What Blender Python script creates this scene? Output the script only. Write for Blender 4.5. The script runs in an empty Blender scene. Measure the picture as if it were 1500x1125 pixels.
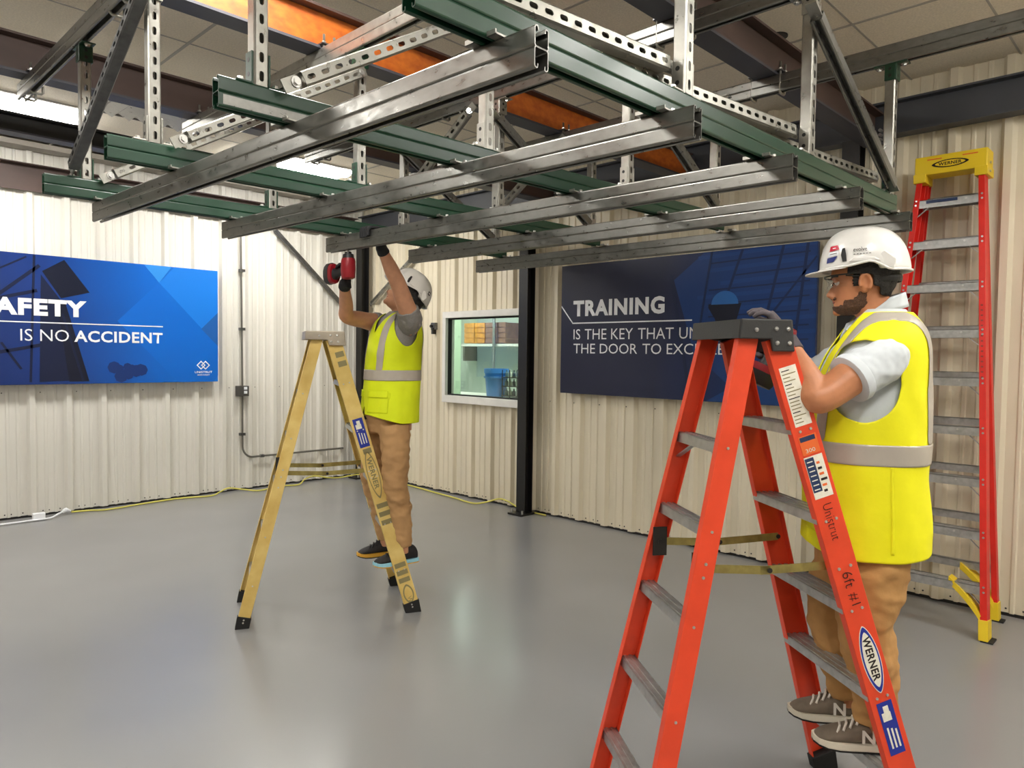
import bpy, bmesh, math, random
from mathutils import Vector, Matrix, noise
sc = bpy.context.scene
col = sc.collection
PI = math.pi
V = Vector
# ------------------------------------------------------------------ camera
cam_d = bpy.data.cameras.new('camera')
cam_d.sensor_width = 36.0
cam_d.lens = 1053.2 / 1500 * 36.0
cam_d.clip_start = 0.05
cam = bpy.data.objects.new('camera', cam_d)
col.objects.link(cam)
sc.camera = cam
_yaw, _pitch, _roll = 0.79673, -0.04090, -0.0132
_f = V((math.sin(_yaw) * math.cos(_pitch), math.cos(_yaw) * math.cos(_pitch), math.sin(_pitch)))
_r = V((math.cos(_yaw), -math.sin(_yaw), 0))
_d = _f.cross(_r)
_c, _s = math.cos(_roll), math.sin(_roll)
_r2 = _c * _r + _s * _d
_d2 = -_s * _r + _c * _d
_m = Matrix((_r2, -_d2, -_f)).transposed().to_4x4()
_m.translation = V((0, 0, 1.57))
cam.matrix_world = _m
# ------------------------------------------------------------------ world and exposure
world = bpy.data.worlds.new('world')
sc.world = world
world.use_nodes = True
world.node_tree.nodes['Background'].inputs[0].default_value = (0.75, 0.8, 0.9, 1)
world.node_tree.nodes['Background'].inputs[1].default_value = 0.3
sc.view_settings.view_transform = 'Standard'
sc.view_settings.look = 'None'
sc.view_settings.gamma = 1.0
sc.view_settings.use_curve_mapping = False
sc.view_settings.exposure = 1.25
LAMP = 15.0           # strength of the fluorescent diffusers
# ------------------------------------------------------------------ helpers
W = {}
def wloc(o):
    return W.get(o.name, V((0, 0, 0)))
def tag(o, label=None, cat=None, group=None, kind=None):
    if label: o['label'] = label
    if cat: o['category'] = cat
    if group: o['group'] = group
    if kind: o['kind'] = kind
    return o
def thing(name, loc, label, cat, group=None, kind=None):
    o = bpy.data.objects.new(name, None)
    o.empty_display_size = 0.05
    o.location = loc
    col.objects.link(o)
    W[o.name] = V(loc)
    return tag(o, label, cat, group, kind)
def put(name, me, mat, parent=None, smooth=False, solid=0.0, bevel=0.0, off=0.0, auto=None):
    if mat is not None and len(me.materials) == 0:
        me.materials.append(mat)
    o = bpy.data.objects.new(name, me)
    col.objects.link(o)
    if parent is not None:
        o.parent = parent
        o.matrix_parent_inverse = Matrix.Translation(-wloc(parent))
    if smooth:
        me.polygons.foreach_set('use_smooth', [True] * len(me.polygons))
        if auto:
            me.set_sharp_from_angle(angle=math.radians(auto))
    if solid:
        m = o.modifiers.new('thickness', 'SOLIDIFY'); m.thickness = solid; m.offset = off
    if bevel:
        m = o.modifiers.new('edges', 'BEVEL'); m.width = bevel; m.segments = 2; m.limit_method = 'ANGLE'
    return o
class MB:
    def __init__(self):
        self.v = []; self.f = []
    def add(self, vs, fs):
        b = len(self.v)
        self.v += [tuple(p) for p in vs]
        self.f += [tuple(i + b for i in f) for f in fs]
        return self
    def box(self, c, s, M=None):
        hx, hy, hz = s[0] / 2, s[1] / 2, s[2] / 2
        vs = [V((x, y, z)) for x in (-hx, hx) for y in (-hy, hy) for z in (-hz, hz)]
        if M is not None: vs = [M.to_3x3() @ p for p in vs]
        c = V(c)
        return self.add([p + c for p in vs], [(0, 1, 3, 2), (4, 6, 7, 5), (0, 4, 5, 1), (2, 3, 7, 6), (0, 2, 6, 4), (1, 5, 7, 3)])
    def bb(self, a, b):
        return self.box([(a[i] + b[i]) / 2 for i in range(3)], [abs(b[i] - a[i]) for i in range(3)])
    def frame(self, p0, p1, up):
        p0, p1 = V(p0), V(p1); d = (p1 - p0).normalized(); up = V(up)
        side = d.cross(up).normalized(); up = side.cross(d).normalized()
        return p0, p1, side, up
    def ext(self, prof, p0, p1, up=(0, 0, 1), closed=True, caps=True):
        p0, p1, sd, up = self.frame(p0, p1, up)
        n = len(prof)
        vs = [p0 + sd * a + up * b for a, b in prof] + [p1 + sd * a + up * b for a, b in prof]
        fs = [(i, (i + 1) % n, (i + 1) % n + n, i + n) for i in range(n if closed else n - 1)]
        if closed and caps: fs += [tuple(range(n))[::-1], tuple(range(n, 2 * n))]
        return self.add(vs, fs)
    def bar(self, p0, p1, w, h, up=(0, 0, 1)):
        return self.ext([(-w / 2, -h / 2), (w / 2, -h / 2), (w / 2, h / 2), (-w / 2, h / 2)], p0, p1, up)
    def loft(self, rings, caps=True, closed=True):
        n = len(rings[0]); vs = [p for r in rings for p in r]; fs = []
        for k in range(len(rings) - 1):
            for i in range(n if closed else n - 1):
                j = (i + 1) % n
                fs.append((k * n + i, k * n + j, (k + 1) * n + j, (k + 1) * n + i))
        if caps:
            fs.append(tuple(range(n))[::-1]); fs.append(tuple(range((len(rings) - 1) * n, len(rings) * n)))
        return self.add(vs, fs)
    def tube(self, pts, r, n=8, caps=True, flat=1.0, ref=None):
        pts = [V(p) for p in pts]
        rs = r if isinstance(r, (list, tuple)) else [r] * len(pts)
        rings = []; prev = None
        for i, p in enumerate(pts):
            d = (pts[min(i + 1, len(pts) - 1)] - pts[max(i - 1, 0)]).normalized()
            if prev is None:
                a = V(ref) if ref else (V((0, 0, 1)) if abs(d.z) < 0.9 else V((1, 0, 0)))
                s = (a - d * a.dot(d)).normalized()
            else:
                s = (prev - d * prev.dot(d)).normalized()
            prev = s; t = d.cross(s)
            rings.append([p + (s * math.cos(2 * PI * k / n) + t * math.sin(2 * PI * k / n) * flat) * rs[i] for k in range(n)])
        return self.loft(rings, caps)
    def cyl(self, p0, p1, r, n=12, r1=None):
        return self.tube([p0, p1], [r, r if r1 is None else r1], n)
    def ball(self, c, r, n=10, m=6, s=(1, 1, 1), M=None):
        c = V(c); rings = []
        for k in range(1, m):
            a = PI * k / m
            ring = []
            for i in range(n):
                p = V((math.sin(a) * math.cos(2 * PI * i / n) * s[0], math.sin(a) * math.sin(2 * PI * i / n) * s[1], -math.cos(a) * s[2])) * r
                ring.append((M.to_3x3() @ p if M else p) + c)
            rings.append(ring)
        b = len(self.v)
        self.loft(rings, caps=False)
        bot = V((0, 0, -r * s[2])); top = V((0, 0, r * s[2]))
        if M: bot = M.to_3x3() @ bot; top = M.to_3x3() @ top
        nv = len(self.v)
        self.v += [tuple(c + bot), tuple(c + top)]
        self.f += [(nv, b + (i + 1) % n, b + i) for i in range(n)]
        q = b + (m - 2) * n
        self.f += [(nv + 1, q + i, q + (i + 1) % n) for i in range(n)]
        return self
    def poly(self, pts):
        return self.add(pts, [tuple(range(len(pts)))])
    def slab(self, pts, nrm):
        nrm = V(nrm); n = len(pts); a = [V(p) for p in pts]
        return self.loft([a, [p + nrm for p in a]])
    def mesh(self, name):
        me = bpy.data.meshes.new(name)
        me.from_pydata(self.v, [], self.f)
        bm = bmesh.new(); bm.from_mesh(me)
        bmesh.ops.recalc_face_normals(bm, faces=bm.faces)
        bm.to_mesh(me); bm.free()
        return me
    def build(self, name, mat, parent=None, **k):
        return put(name, self.mesh(name), mat, parent, **k)
def copy_tree(o, parent=None, loc=None):
    c = o.copy(); col.objects.link(c); c.parent = parent
    if loc is not None: c.location = loc
    for ch in o.children: copy_tree(ch, c)
    return c
# ------------------------------------------------------------------ materials
def srgb(r, g, b):
    f = lambda c: (c / 12.92 if c <= 0.04045 else ((c + 0.055) / 1.055) ** 2.4)
    return (f(r / 255), f(g / 255), f(b / 255), 1)
def mat(name, c, rough=0.5, metal=0.0, var=0.0, scale=12.0, bump=0.0, bscale=60.0, c2=None, stretch=(1, 1, 1), rvar=0.0, coat=0.0, spec=0.5, sheen=0.0, detail=4.0):
    m = bpy.data.materials.new(name); m.use_nodes = True
    nt = m.node_tree; b = nt.nodes['Principled BSDF']
    c = srgb(*c); b.inputs['Base Color'].default_value = c
    b.inputs['Roughness'].default_value = rough; b.inputs['Metallic'].default_value = metal
    b.inputs['Specular IOR Level'].default_value = spec
    b.inputs['Coat Weight'].default_value = coat
    b.inputs['Coat Roughness'].default_value = 0.15
    b.inputs['Sheen Weight'].default_value = sheen
    if var or bump or rvar:
        tc = nt.nodes.new('ShaderNodeTexCoord'); mp = nt.nodes.new('ShaderNodeMapping')
        nt.links.new(tc.outputs['Object'], mp.inputs[0]); mp.inputs['Scale'].default_value = stretch
    if var or rvar:
        n = nt.nodes.new('ShaderNodeTexNoise'); n.inputs['Scale'].default_value = scale; n.inputs['Detail'].default_value = detail
        nt.links.new(mp.outputs[0], n.inputs[0])
    if var:
        r = nt.nodes.new('ShaderNodeValToRGB')
        k2 = srgb(*c2) if c2 else tuple(x * (1 - var) for x in c[:3]) + (1,)
        k1 = tuple(min(1, x * (1 + var * .5)) for x in c[:3]) + (1,) if not c2 else c
        r.color_ramp.elements[0].color = k2; r.color_ramp.elements[1].color = k1
        r.color_ramp.elements[0].position = 0.3; r.color_ramp.elements[1].position = 0.7
        nt.links.new(n.outputs[0], r.inputs[0]); nt.links.new(r.outputs[0], b.inputs['Base Color'])
    if rvar:
        mr = nt.nodes.new('ShaderNodeMapRange')
        mr.inputs[3].default_value = max(0.02, rough - rvar); mr.inputs[4].default_value = rough + rvar
        mr.inputs[1].default_value = 0.3; mr.inputs[2].default_value = 0.7
        nt.links.new(n.outputs[0], mr.inputs[0]); nt.links.new(mr.outputs[0], b.inputs['Roughness'])
    if bump:
        n2 = nt.nodes.new('ShaderNodeTexNoise'); n2.inputs['Scale'].default_value = bscale; n2.inputs['Detail'].default_value = 5
        nt.links.new(mp.outputs[0], n2.inputs[0])
        bp = nt.nodes.new('ShaderNodeBump'); bp.inputs['Strength'].default_value = bump; bp.inputs['Distance'].default_value = 0.01
        nt.links.new(n2.outputs[0], bp.inputs['Height']); nt.links.new(bp.outputs[0], b.inputs['Normal'])
    return m
def emat(name, c, s):
    m = bpy.data.materials.new(name); m.use_nodes = True
    b = m.node_tree.nodes['Principled BSDF']
    b.inputs['Base Color'].default_value = (0.8, 0.8, 0.8, 1)
    b.inputs['Emission Color'].default_value = (*c, 1); b.inputs['Emission Strength'].default_value = s
    return m
M = {}
M['floor'] = mat('floor_paint', (140, 140, 140), 0.22, var=0.05, scale=0.9, rvar=0.04, bump=0.02, bscale=6, spec=0.5, detail=2)
M['wall'] = mat('wall_sheet', (228, 225, 216), 0.5, var=0.06, scale=2.5, stretch=(1, 1, 0.15))
M['wall_warm'] = mat('wall_sheet_warm', (227, 217, 193), 0.5, var=0.09, scale=2.5, stretch=(1, 1, 0.15))
M['tile'] = mat('ceiling_tile', (240, 230, 210), 0.9, var=0.12, scale=90, bump=0.3, bscale=140)
M['tgrid'] = mat('tile_grid', (176, 170, 160), 0.6)
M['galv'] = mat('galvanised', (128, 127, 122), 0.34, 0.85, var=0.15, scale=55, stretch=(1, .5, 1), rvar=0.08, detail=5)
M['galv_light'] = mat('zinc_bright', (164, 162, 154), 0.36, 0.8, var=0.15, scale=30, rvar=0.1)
M['zinc_dark'] = mat('zinc_worn', (112, 112, 112), 0.4, 0.85, var=0.25, scale=30, rvar=0.1)
M['green'] = mat('green_paint', (16, 58, 38), 0.34, 0.0, var=0.12, scale=8, detail=2, coat=0.15)
M['beam_red'] = mat('primer_red', (80, 62, 56), 0.55, 0.0, var=0.3, scale=5, stretch=(0.3, 1, 1))
M['beam_orange'] = mat('primer_orange', (206, 112, 34), 0.5, 0.0, var=0.3, scale=30, c2=(176, 84, 26), stretch=(0.6, 1, 1))
M['beam_grey'] = mat('primer_grey', (64, 66, 72), 0.5, var=0.15, scale=4)
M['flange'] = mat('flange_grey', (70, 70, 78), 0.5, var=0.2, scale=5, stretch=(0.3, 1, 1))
M['black'] = mat('black_paint', (26, 25, 25), 0.4, var=0.3, scale=10)
M['black_plastic'] = mat('black_plastic', (30, 30, 32), 0.5)
M['dark_metal'] = mat('dark_metal', (58, 56, 54), 0.4, 0.6)
M['white_metal'] = mat('white_enamel', (236, 236, 232), 0.35)
M['trim'] = mat('white_trim', (226, 224, 218), 0.5, var=0.08, scale=8)
M['text_white'] = mat('print_white', (240, 242, 246), 0.5)
M['lamp'] = emat('diffuser', (1.0, 0.975, 0.925), LAMP)
M['room_lamp'] = emat('room_diffuser', (0.95, 1.0, 0.95), 14.0)
M['rubber'] = mat('rubber', (24, 24, 24), 0.8)
M['alu'] = mat('aluminium', (188, 188, 186), 0.4, 0.8, var=0.2, scale=35, rvar=0.1)
M['brass'] = mat('spreader_brass', (172, 158, 96), 0.4, 0.7, var=0.3, scale=25)
M['bolt'] = mat('bolt_zinc', (205, 204, 200), 0.3, 0.85)
# ------------------------------------------------------------------ floor, walls, ceiling
XW, YW, ZC = 5.28, 7.84, 3.42
XN, YN = -5.0, -5.0
fl = MB(); fl.bb((XN, YN, -0.1), (XW + 0.06, YW + 0.06, 0))
tag(fl.build('floor', M['floor']), 'grey painted glossy concrete floor', 'floor', kind='structure')
PITCH = 0.30
def ribs(u0, u1, phase):
    pts = []
    k0 = int(math.floor((u0 - phase) / PITCH)) - 1
    for k in range(k0, k0 + int((u1 - u0) / PITCH) + 4):
        c = phase + k * PITCH
        pts += [(c - 0.042, 0), (c - 0.020, 0.036), (c + 0.020, 0.036), (c + 0.042, 0)]
        for q in (PITCH * 0.37, PITCH * 0.63):
            pts += [(c + q - 0.016, 0), (c + q - 0.008, 0.007), (c + q + 0.008, 0.007), (c + q + 0.016, 0)]
    out = []
    def dep(u):
        for (a, da), (b, db) in zip(pts, pts[1:]):
            if a <= u <= b: return da + (db - da) * (u - a) / max(1e-9, b - a)
        return 0
    out.append((u0, dep(u0)))
    out += [p for p in pts if u0 + 1e-6 < p[0] < u1 - 1e-6]
    out.append((u1, dep(u1)))
    return out
def sheet(parent, material, axis, base, sgn, u0, u1, phase, spans, lap=0.0):
    mb = MB()
    for ua, ub, z0, z1 in spans:
        pr = ribs(ua, ub, phase)
        lo, hi = [], []
        for u, d in pr:
            q = base + sgn * (d + lap)
            lo.append((u, q, z0) if axis == 'x' else (q, u, z0))
            hi.append((u, q, z1) if axis == 'x' else (q, u, z1))
        mb.loft([lo, hi], caps=False, closed=False)
    o = mb.build('wall_panel', material, parent, solid=0.0015)
    return o
def screws(parent, pts, nrm, r=0.006):
    mb = MB(); nrm = V(nrm)
    for p in pts: mb.cyl(V(p), V(p) + nrm * 0.006, r, 6, r * 0.6)
    return tag(mb.build('panel_screws', M['dark_metal'], parent), kind='stuff')
WIN = (4.99, 6.14, 1.11, 1.965)     # y0,y1,z0,z1 of the hole in the right wall
back = MB(); back.bb((XN, YW + 0.002, 0), (XW + 0.1, YW + 0.10, 3.6))
wl = tag(back.build('wall_left', M['wall']), 'ribbed off-white metal wall behind the safety sign', 'wall', kind='structure')
x = 5.24; i = 0
while x > -1.5:
    sheet(wl, M['wall'], 'x', YW, -1, max(x - 0.9, -2.0), x, 1.645, [(max(x - 0.9, -2), x + 0.01, 0.018, 3.5)], lap=0.001 * (i % 2)); x -= 0.9; i += 1
screws(wl, [(1.645 + 0.3 * k + dx, YW, z) for k in range(-4, 12) for dx in (0.08, 0.13, 0.22) for z in (0.045, )], (0, -1, 0), 0.007)
screws(wl, [(1.645 + 0.3 * k + dx, YW, 1.16) for k in range(-4, 12) for dx in (0.07, )], (0, -1, 0), 0.006)
backr = MB()
y0, y1, z0, z1 = WIN
for a, b in (((YN, 0), (y0, 3.6)), ((y1, 0), (YW + 0.1, 3.6)), ((y0, 0), (y1, z0)), ((y0, z1), (y1, 3.6))):
    backr.bb((XW + 0.002, a[0], a[1]), (XW + 0.06, b[0], b[1]))
wr = tag(backr.build('wall_right', M['wall_warm']), 'ribbed cream metal wall behind the training sign', 'wall', kind='structure')
y = YW; i = 0
while y > -1.5:
    ya = y - 0.9
    cuts = sorted(set([ya, y] + [c for c in (y0, y1) if ya < c < y]))
    spans = []
    for a, b in zip(cuts, cuts[1:]):
        if a >= y0 - 1e-6 and b <= y1 + 1e-6:
            spans += [(a, b, 0.018, z0), (a, b, z1, 3.5)]
        else:
            spans.append((a, b, 0.018, 3.5))
    sheet(wr, M['wall_warm'], 'y', XW, -1, ya, y, 4.25, spans, lap=0.001 * (i % 2)); y = ya; i += 1
screws(wr, [(XW, 4.25 + 0.3 * k + dx, 0.045) for k in range(-14, 12) for dx in (0.08, 0.13, 0.22)], (-1, 0, 0), 0.007)
screws(wr, [(XW, 4.25 + 0.3 * k + 0.085, z) for k in range(-14, 2) for z in (1.12, )], (-1, 0, 0), 0.006)
b1 = MB(); b1.bb((XN, YW - 0.004, 0), (XW, YW + 0.002, 0.02))
tag(b1.build('baseboard_left', M['black']), kind='structure')
b1 = MB(); b1.bb((XW - 0.004, YN, 0), (XW + 0.002, YW, 0.02))
tag(b1.build('baseboard_right', M['black']), kind='structure')
b1 = MB(); b1.bb((XN - 0.1, YN, 0), (XN, YW, 3.6))
tag(b1.build('wall_rear', M['wall_warm']), 'plain cream wall at the back of the hall', 'wall', kind='structure')
b1 = MB(); b1.bb((XN, YN - 0.1, 0), (XW, YN, 3.6))
tag(b1.build('wall_near', M['wall_warm']), 'plain cream wall at the near end of the hall', 'wall', kind='structure')
# ceiling: tiles of 1.21 x 0.60 m on a T grid
cl = MB(); cl.bb((XN, YN, ZC + 0.03), (XW + 0.06, YW + 0.06, ZC + 0.1))
ceil = tag(cl.build('ceiling', M['tile']), 'suspended ceiling of speckled beige tiles', 'ceiling', kind='structure')
TX, TY = 1.2115, 0.5985
gx = [4.197 - TX * k for k in range(-1, 8)]
gy = [4.50 + TY * k for k in range(-15, 7)]
LAMPS = {(0.562, 6.296): 1, (2.985, 6.296): 1, (0.562, 2.106): 1, (2.985, -0.887): 1, (0.562, -0.887): 1, (-1.861, 2.106): 1, (-1.861, 4.5): 1, (-1.861, -0.887): 1, (2.985, -3.28): 1}  # negative-x entries and the last are unseen lamps added to light the hall
VENT = (1.774, 5.697)
def near(a, b): return abs(a[0] - b[0]) < 0.1 and abs(a[1] - b[1]) < 0.1
tile_me = MB().box((0, 0, 0.008), (TX - 0.012, TY - 0.012, 0.016)).mesh('ceiling_tile'); tile_me.materials.append(M['tile'])
lamp_spots = []
for X in gx:
    for Y in gy:
        if Y + TY > YW + 0.05 or X < XN: continue
        k = [q for q in LAMPS if near(q, (X, Y))]
        if k: lamp_spots.append((X, Y)); continue
        if near((X, Y), VENT): continue
        if X > 4.1:
            o = put('ceiling_tile', MB().bb((X + 0.006, Y + 0.006, ZC), (XW - 0.04, Y + TY - 0.006, ZC + 0.016)).mesh('ceiling_tile'), M['tile'], ceil)
        else:
            o = bpy.data.objects.new('ceiling_tile', tile_me); col.objects.link(o)
            o.parent = ceil; o.location = (X + TX / 2, Y + TY / 2, ZC)
g = MB()
for X in gx: g.bb((X - 0.009, YN, ZC - 0.004), (X + 0.009, YW, ZC + 0.012))
for Y in gy: g.bb((XN, Y - 0.006, ZC - 0.003), (XW, Y + 0.006, ZC + 0.012))
tag(g.build('tile_grid', M['tgrid'], ceil))
for k, (X, Y) in enumerate(lamp_spots):
    lb = {(1, 6): 'long fluorescent ceiling light near the safety sign wall, above the dark steel beams', (3, 6): 'bright fluorescent ceiling light closest to the room corner'}.get((round(X), round(Y)), 'unseen recessed fluorescent ceiling light assumed above the middle of the hall')
    t = thing('ceiling_light', (X + TX / 2, Y + TY / 2, ZC), lb, 'light', 'recessed ceiling lights')
    fr = MB()
    for a, b in (((X + .006, Y + .006), (X + TX - .006, Y + .05)), ((X + .006, Y + TY - .05), (X + TX - .006, Y + TY - .006)), ((X + .006, Y + .05), (X + .04, Y + TY - .05)), ((X + TX - .04, Y + .05), (X + TX - .006, Y + TY - .05))):
        fr.bb((a[0], a[1], ZC - 0.012), (b[0], b[1], ZC + 0.012))
    fr.build('frame', M['white_metal'], t)
    for yy in (Y + 0.08, Y + TY / 2 + 0.02):
        dfm = MB(); n = 10; ring0, ring1 = [], []
        w = TY / 2 - 0.10
        for q in range(n + 1):
            a = PI * q / n
            p = (yy + w / 2 - math.cos(a) * w / 2, ZC + 0.006 - math.sin(a) * 0.055)
            ring0.append((X + 0.05, p[0], p[1])); ring1.append((X + TX - 0.05, p[0], p[1]))
        dfm.loft([ring0, ring1], caps=True, closed=True)
        dfm.build('diffuser', M['lamp'], t)
    rf = MB(); rf.bb((X + .04, Y + .05, ZC + 0.008), (X + TX - .04, Y + TY - .05, ZC + 0.014))
    rf.build('reflector', M['white_metal'], t)
# air vent
t = thing('air_vent', (VENT[0] + TX / 2, VENT[1] + TY / 2, ZC), 'white louvred air vent in the ceiling beside the long light', 'vent')
vb = MB(); X, Y = VENT
vb.bb((X + .02, Y + .02, ZC + .01), (X + .62, Y + TY - .02, ZC + .02)); vb.build('backing', M['zinc_dark'], t)
vb = MB().bb((X + .63, Y + .006, ZC), (X + TX - .006, Y + TY - .006, ZC + .016)); vb.build('filler_tile', M['tile'], t)
for k in range(5):
    vb = MB(); px_ = X + 0.06 + k * 0.125
    vb.ext([(-.05, -.002), (.05, -.002), (.05, .002), (-.05, .002)], (px_, Y + .03, ZC - 0.006), (px_, Y + TY - .03, ZC - 0.006), (0.45, 0, 0.9))
    vb.build('louvre', M['galv_light'], t)
# sprinkler rose
t = thing('sprinkler', (4.06, 1.87, ZC), 'small dark round sprinkler rose in the ceiling', 'sprinkler')
MB().cyl((4.06, 1.87, ZC - 0.008), (4.06, 1.87, ZC), 0.055, 20).build('plate', M['black'], t)
MB().cyl((4.06, 1.87, ZC - 0.035), (4.06, 1.87, ZC - 0.008), 0.014, 10).build('nozzle', M['dark_metal'], t)
# ------------------------------------------------------------------ structural steel
def ibeam(w, h, tf=0.012, tw=0.009):
    a, b, c = w / 2, h / 2, tw / 2
    return [(-a, -b), (a, -b), (a, -b + tf), (c, -b + tf), (c, b - tf), (a, b - tf), (a, b), (-a, b), (-a, b - tf), (-c, b - tf), (-c, -b + tf), (-a, -b + tf)]
ZB = 2.981
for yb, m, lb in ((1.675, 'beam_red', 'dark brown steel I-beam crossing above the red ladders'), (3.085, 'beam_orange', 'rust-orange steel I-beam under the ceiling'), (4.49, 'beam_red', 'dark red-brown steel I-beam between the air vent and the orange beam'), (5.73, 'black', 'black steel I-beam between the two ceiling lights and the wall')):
    hb = .13 if m == 'black' else .2
    t = thing('steel_beam', (1, yb, ZB), lb, 'beam', 'overhead I-beams')
    MB().bb((XN + .05, yb - .005, ZB + .012), (XW - .16, yb + .005, ZB + hb - .012)).build('web', M[m], t)
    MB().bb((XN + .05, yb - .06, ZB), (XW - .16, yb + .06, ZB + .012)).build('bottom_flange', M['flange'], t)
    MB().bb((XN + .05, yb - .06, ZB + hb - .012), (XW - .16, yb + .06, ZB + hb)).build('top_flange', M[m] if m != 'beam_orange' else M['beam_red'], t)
    pl = MB(); pl.box((XW - 0.165, yb, ZB + hb / 2), (0.01, 0.14, hb - .01))
    pl.build('end_plate', M['beam_grey'], t)
    for s in (-1, 1):
        for q in (0.03, 0.06, 0.09):
            MB().cyl((XW - 0.20, yb + s * 0.045, ZB + q), (XW - 0.165, yb + s * 0.045, ZB + q), 0.011, 6).build('bolt', M['bolt'], t)
mb = MB(); mb.ext(ibeam(0.12, 0.22), (XW - 0.10, -3, 3.152), (XW - 0.10, YW - 0.1, 3.152))
tag(mb.build('eave_beam', M['beam_grey']), 'dark grey steel beam running along the cream wall above the tall ladder', 'beam')
# girts on the left wall
t = thing('steel_girt', (2, YW - 0.05, 3.0), 'red-brown horizontal steel girt along the wall above the safety sign', 'beam')
mb = MB(); mb.ext([(-0.02, 0), (0.0, 0), (0.0, 0.225), (0.09, 0.225), (0.09, 0.232), (-0.006, 0.232), (-0.006, 0.008), (-0.02, 0.008)], (-3, YW - 0.062, 3.0), (XW - 0.18, YW - 0.062, 3.0))
mb.build('girt', M['beam_red'], t)
mb = MB(); mb.bb((-3, YW - 0.20, ZC - 0.05), (XW - 0.05, YW - 0.03, ZC - 0.005))
tag(mb.build('trim_1', M['tgrid']), 'grey edge angle between ceiling and left wall', kind='structure')
# columns
def column(x, y, rot, label, h, plate):
    t = thing('steel_column', (x, y, 0), label, 'column')
    d = V((math.cos(rot), math.sin(rot), 0))
    mb = MB(); mb.ext(ibeam(0.115, 0.11, 0.009, 0.008), (x, y, 0.015), (x, y, h), d)
    mb.build('post', M['black'], t)
    pl = MB(); pl.box((x - 0.02, y, 0.009), (0.24, 0.18, 0.018)); pl.build('base_plate', M['black'], t)
    for a, b in ((-0.12, 0.07), (-0.12, -0.07)):
        MB().cyl((x + a + 0.02, y + b, 0.018), (x + a + 0.02, y + b, 0.05), 0.010, 8).build('anchor_bolt', M['bolt'], t)
column(5.145, 4.84, 0, 'black steel column beside the window', 3.04, 1)
column(5.145, 1.812, 0, 'black steel column on the cream wall behind the worker on the red ladder', 3.04, 1)
column(5.12, 7.63, 0, 'dark steel column in the corner of the room', 3.04, 1)
# ------------------------------------------------------------------ lettering
SCRATCH = bpy.data.scenes.new('scratch')
def baked(o):
    SCRATCH.collection.objects.link(o)
    vl = SCRATCH.view_layers[0]; vl.update(); dg = vl.depsgraph
    dg.update()
    return bpy.data.meshes.new_from_object(o.evaluated_get(dg))
def text_mesh(s, name='lettering', bold=0.0):
    cu = bpy.data.curves.new('t', 'FONT'); cu.body = s; cu.size = 1.0; cu.offset = bold; cu.space_character = 1.0 + max(0, bold) * 2.6; cu.resolution_u = 3
    cu.fill_mode = 'FRONT'
    o = bpy.data.objects.new('t', cu)
    me = baked(o)
    bpy.data.objects.remove(o); bpy.data.curves.remove(cu)
    me.name = name
    return me
def lettering(s, o, right, up, h, material, parent, width=None, bold=0.0, name='lettering', align=0.0, slant=0.0):
    words = s.split(' ')
    if len(words) == 1: return lettering1(s, o, right, up, h, material, parent, width, bold, name, align, slant)
    ws = []
    for w_ in words:
        me = text_mesh(w_, 'm', bold); xs = [v.co.x for v in me.vertices]; ys = [v.co.y for v in me.vertices]
        ws.append((max(xs) - min(xs)) / (max(ys) - min(ys))); bpy.data.meshes.remove(me)
    gap = .56; tot = sum(ws) + gap * (len(ws) - 1); k = (width or tot * h) / tot; x_ = -align * tot * k
    for w_, a in zip(words, ws):
        r_ = lettering1(w_, V(o) + V(right).normalized() * x_, right, up, h, material, parent, a * k, bold, name, 0.0, slant); x_ += (a + gap) * k
    return r_
def lettering1(s, o, right, up, h, material, parent, width=None, bold=0.0, name='lettering', align=0.0, slant=0.0):
    me = text_mesh(s, name, bold)
    xs = [v.co.x for v in me.vertices]; ys = [v.co.y for v in me.vertices]
    x0, x1 = min(xs), max(xs); y0, y1 = min(ys), max(ys)
    sy = h / (y1 - y0); sx = (width / (x1 - x0)) if width else sy
    right, up, o = V(right).normalized(), V(up).normalized(), V(o)
    W_ = (x1 - x0) * sx
    for v in me.vertices:
        a = (v.co.x - x0) * sx - align * W_; b = (v.co.y - y0) * sy
        v.co = o + right * (a + slant * b) + up * b
    return put(name, me, material, parent)
def grad_mat(name, stops, p0, p1, rough=0.3):
    m = bpy.data.materials.new(name); m.use_nodes = True; nt = m.node_tree; b = nt.nodes['Principled BSDF']
    tc = nt.nodes.new('ShaderNodeTexCoord'); vs = nt.nodes.new('ShaderNodeVectorMath'); vs.operation = 'SUBTRACT'
    vd = nt.nodes.new('ShaderNodeVectorMath'); vd.operation = 'DOT_PRODUCT'
    p0, p1 = V(p0), V(p1); d = p1 - p0
    vs.inputs[1].default_value = p0; vd.inputs[1].default_value = d / d.length_squared
    r = nt.nodes.new('ShaderNodeValToRGB')
    while len(r.color_ramp.elements) < len(stops): r.color_ramp.elements.new(0.5)
    for e, (q, c) in zip(r.color_ramp.elements, stops): e.position = q; e.color = srgb(*c)
    nt.links.new(tc.outputs['Object'], vs.inputs[0]); nt.links.new(vs.outputs[0], vd.inputs[0])
    nt.links.new(vd.outputs['Value'], r.inputs[0]); nt.links.new(r.outputs[0], b.inputs['Base Color'])
    b.inputs['Roughness'].default_value = rough
    return m
def glancing(nt, k):
    lw = nt.nodes.new('ShaderNodeLayerWeight'); lw.inputs[0].default_value = .2
    mu = nt.nodes.new('ShaderNodeMath'); mu.operation = 'MULTIPLY_ADD'; mu.inputs[1].default_value = k; mu.inputs[2].default_value = .03
    nt.links.new(lw.outputs['Facing'], mu.inputs[0]); return mu
def flat(name, c, rough=0.35): return mat(name, c, rough)
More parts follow.
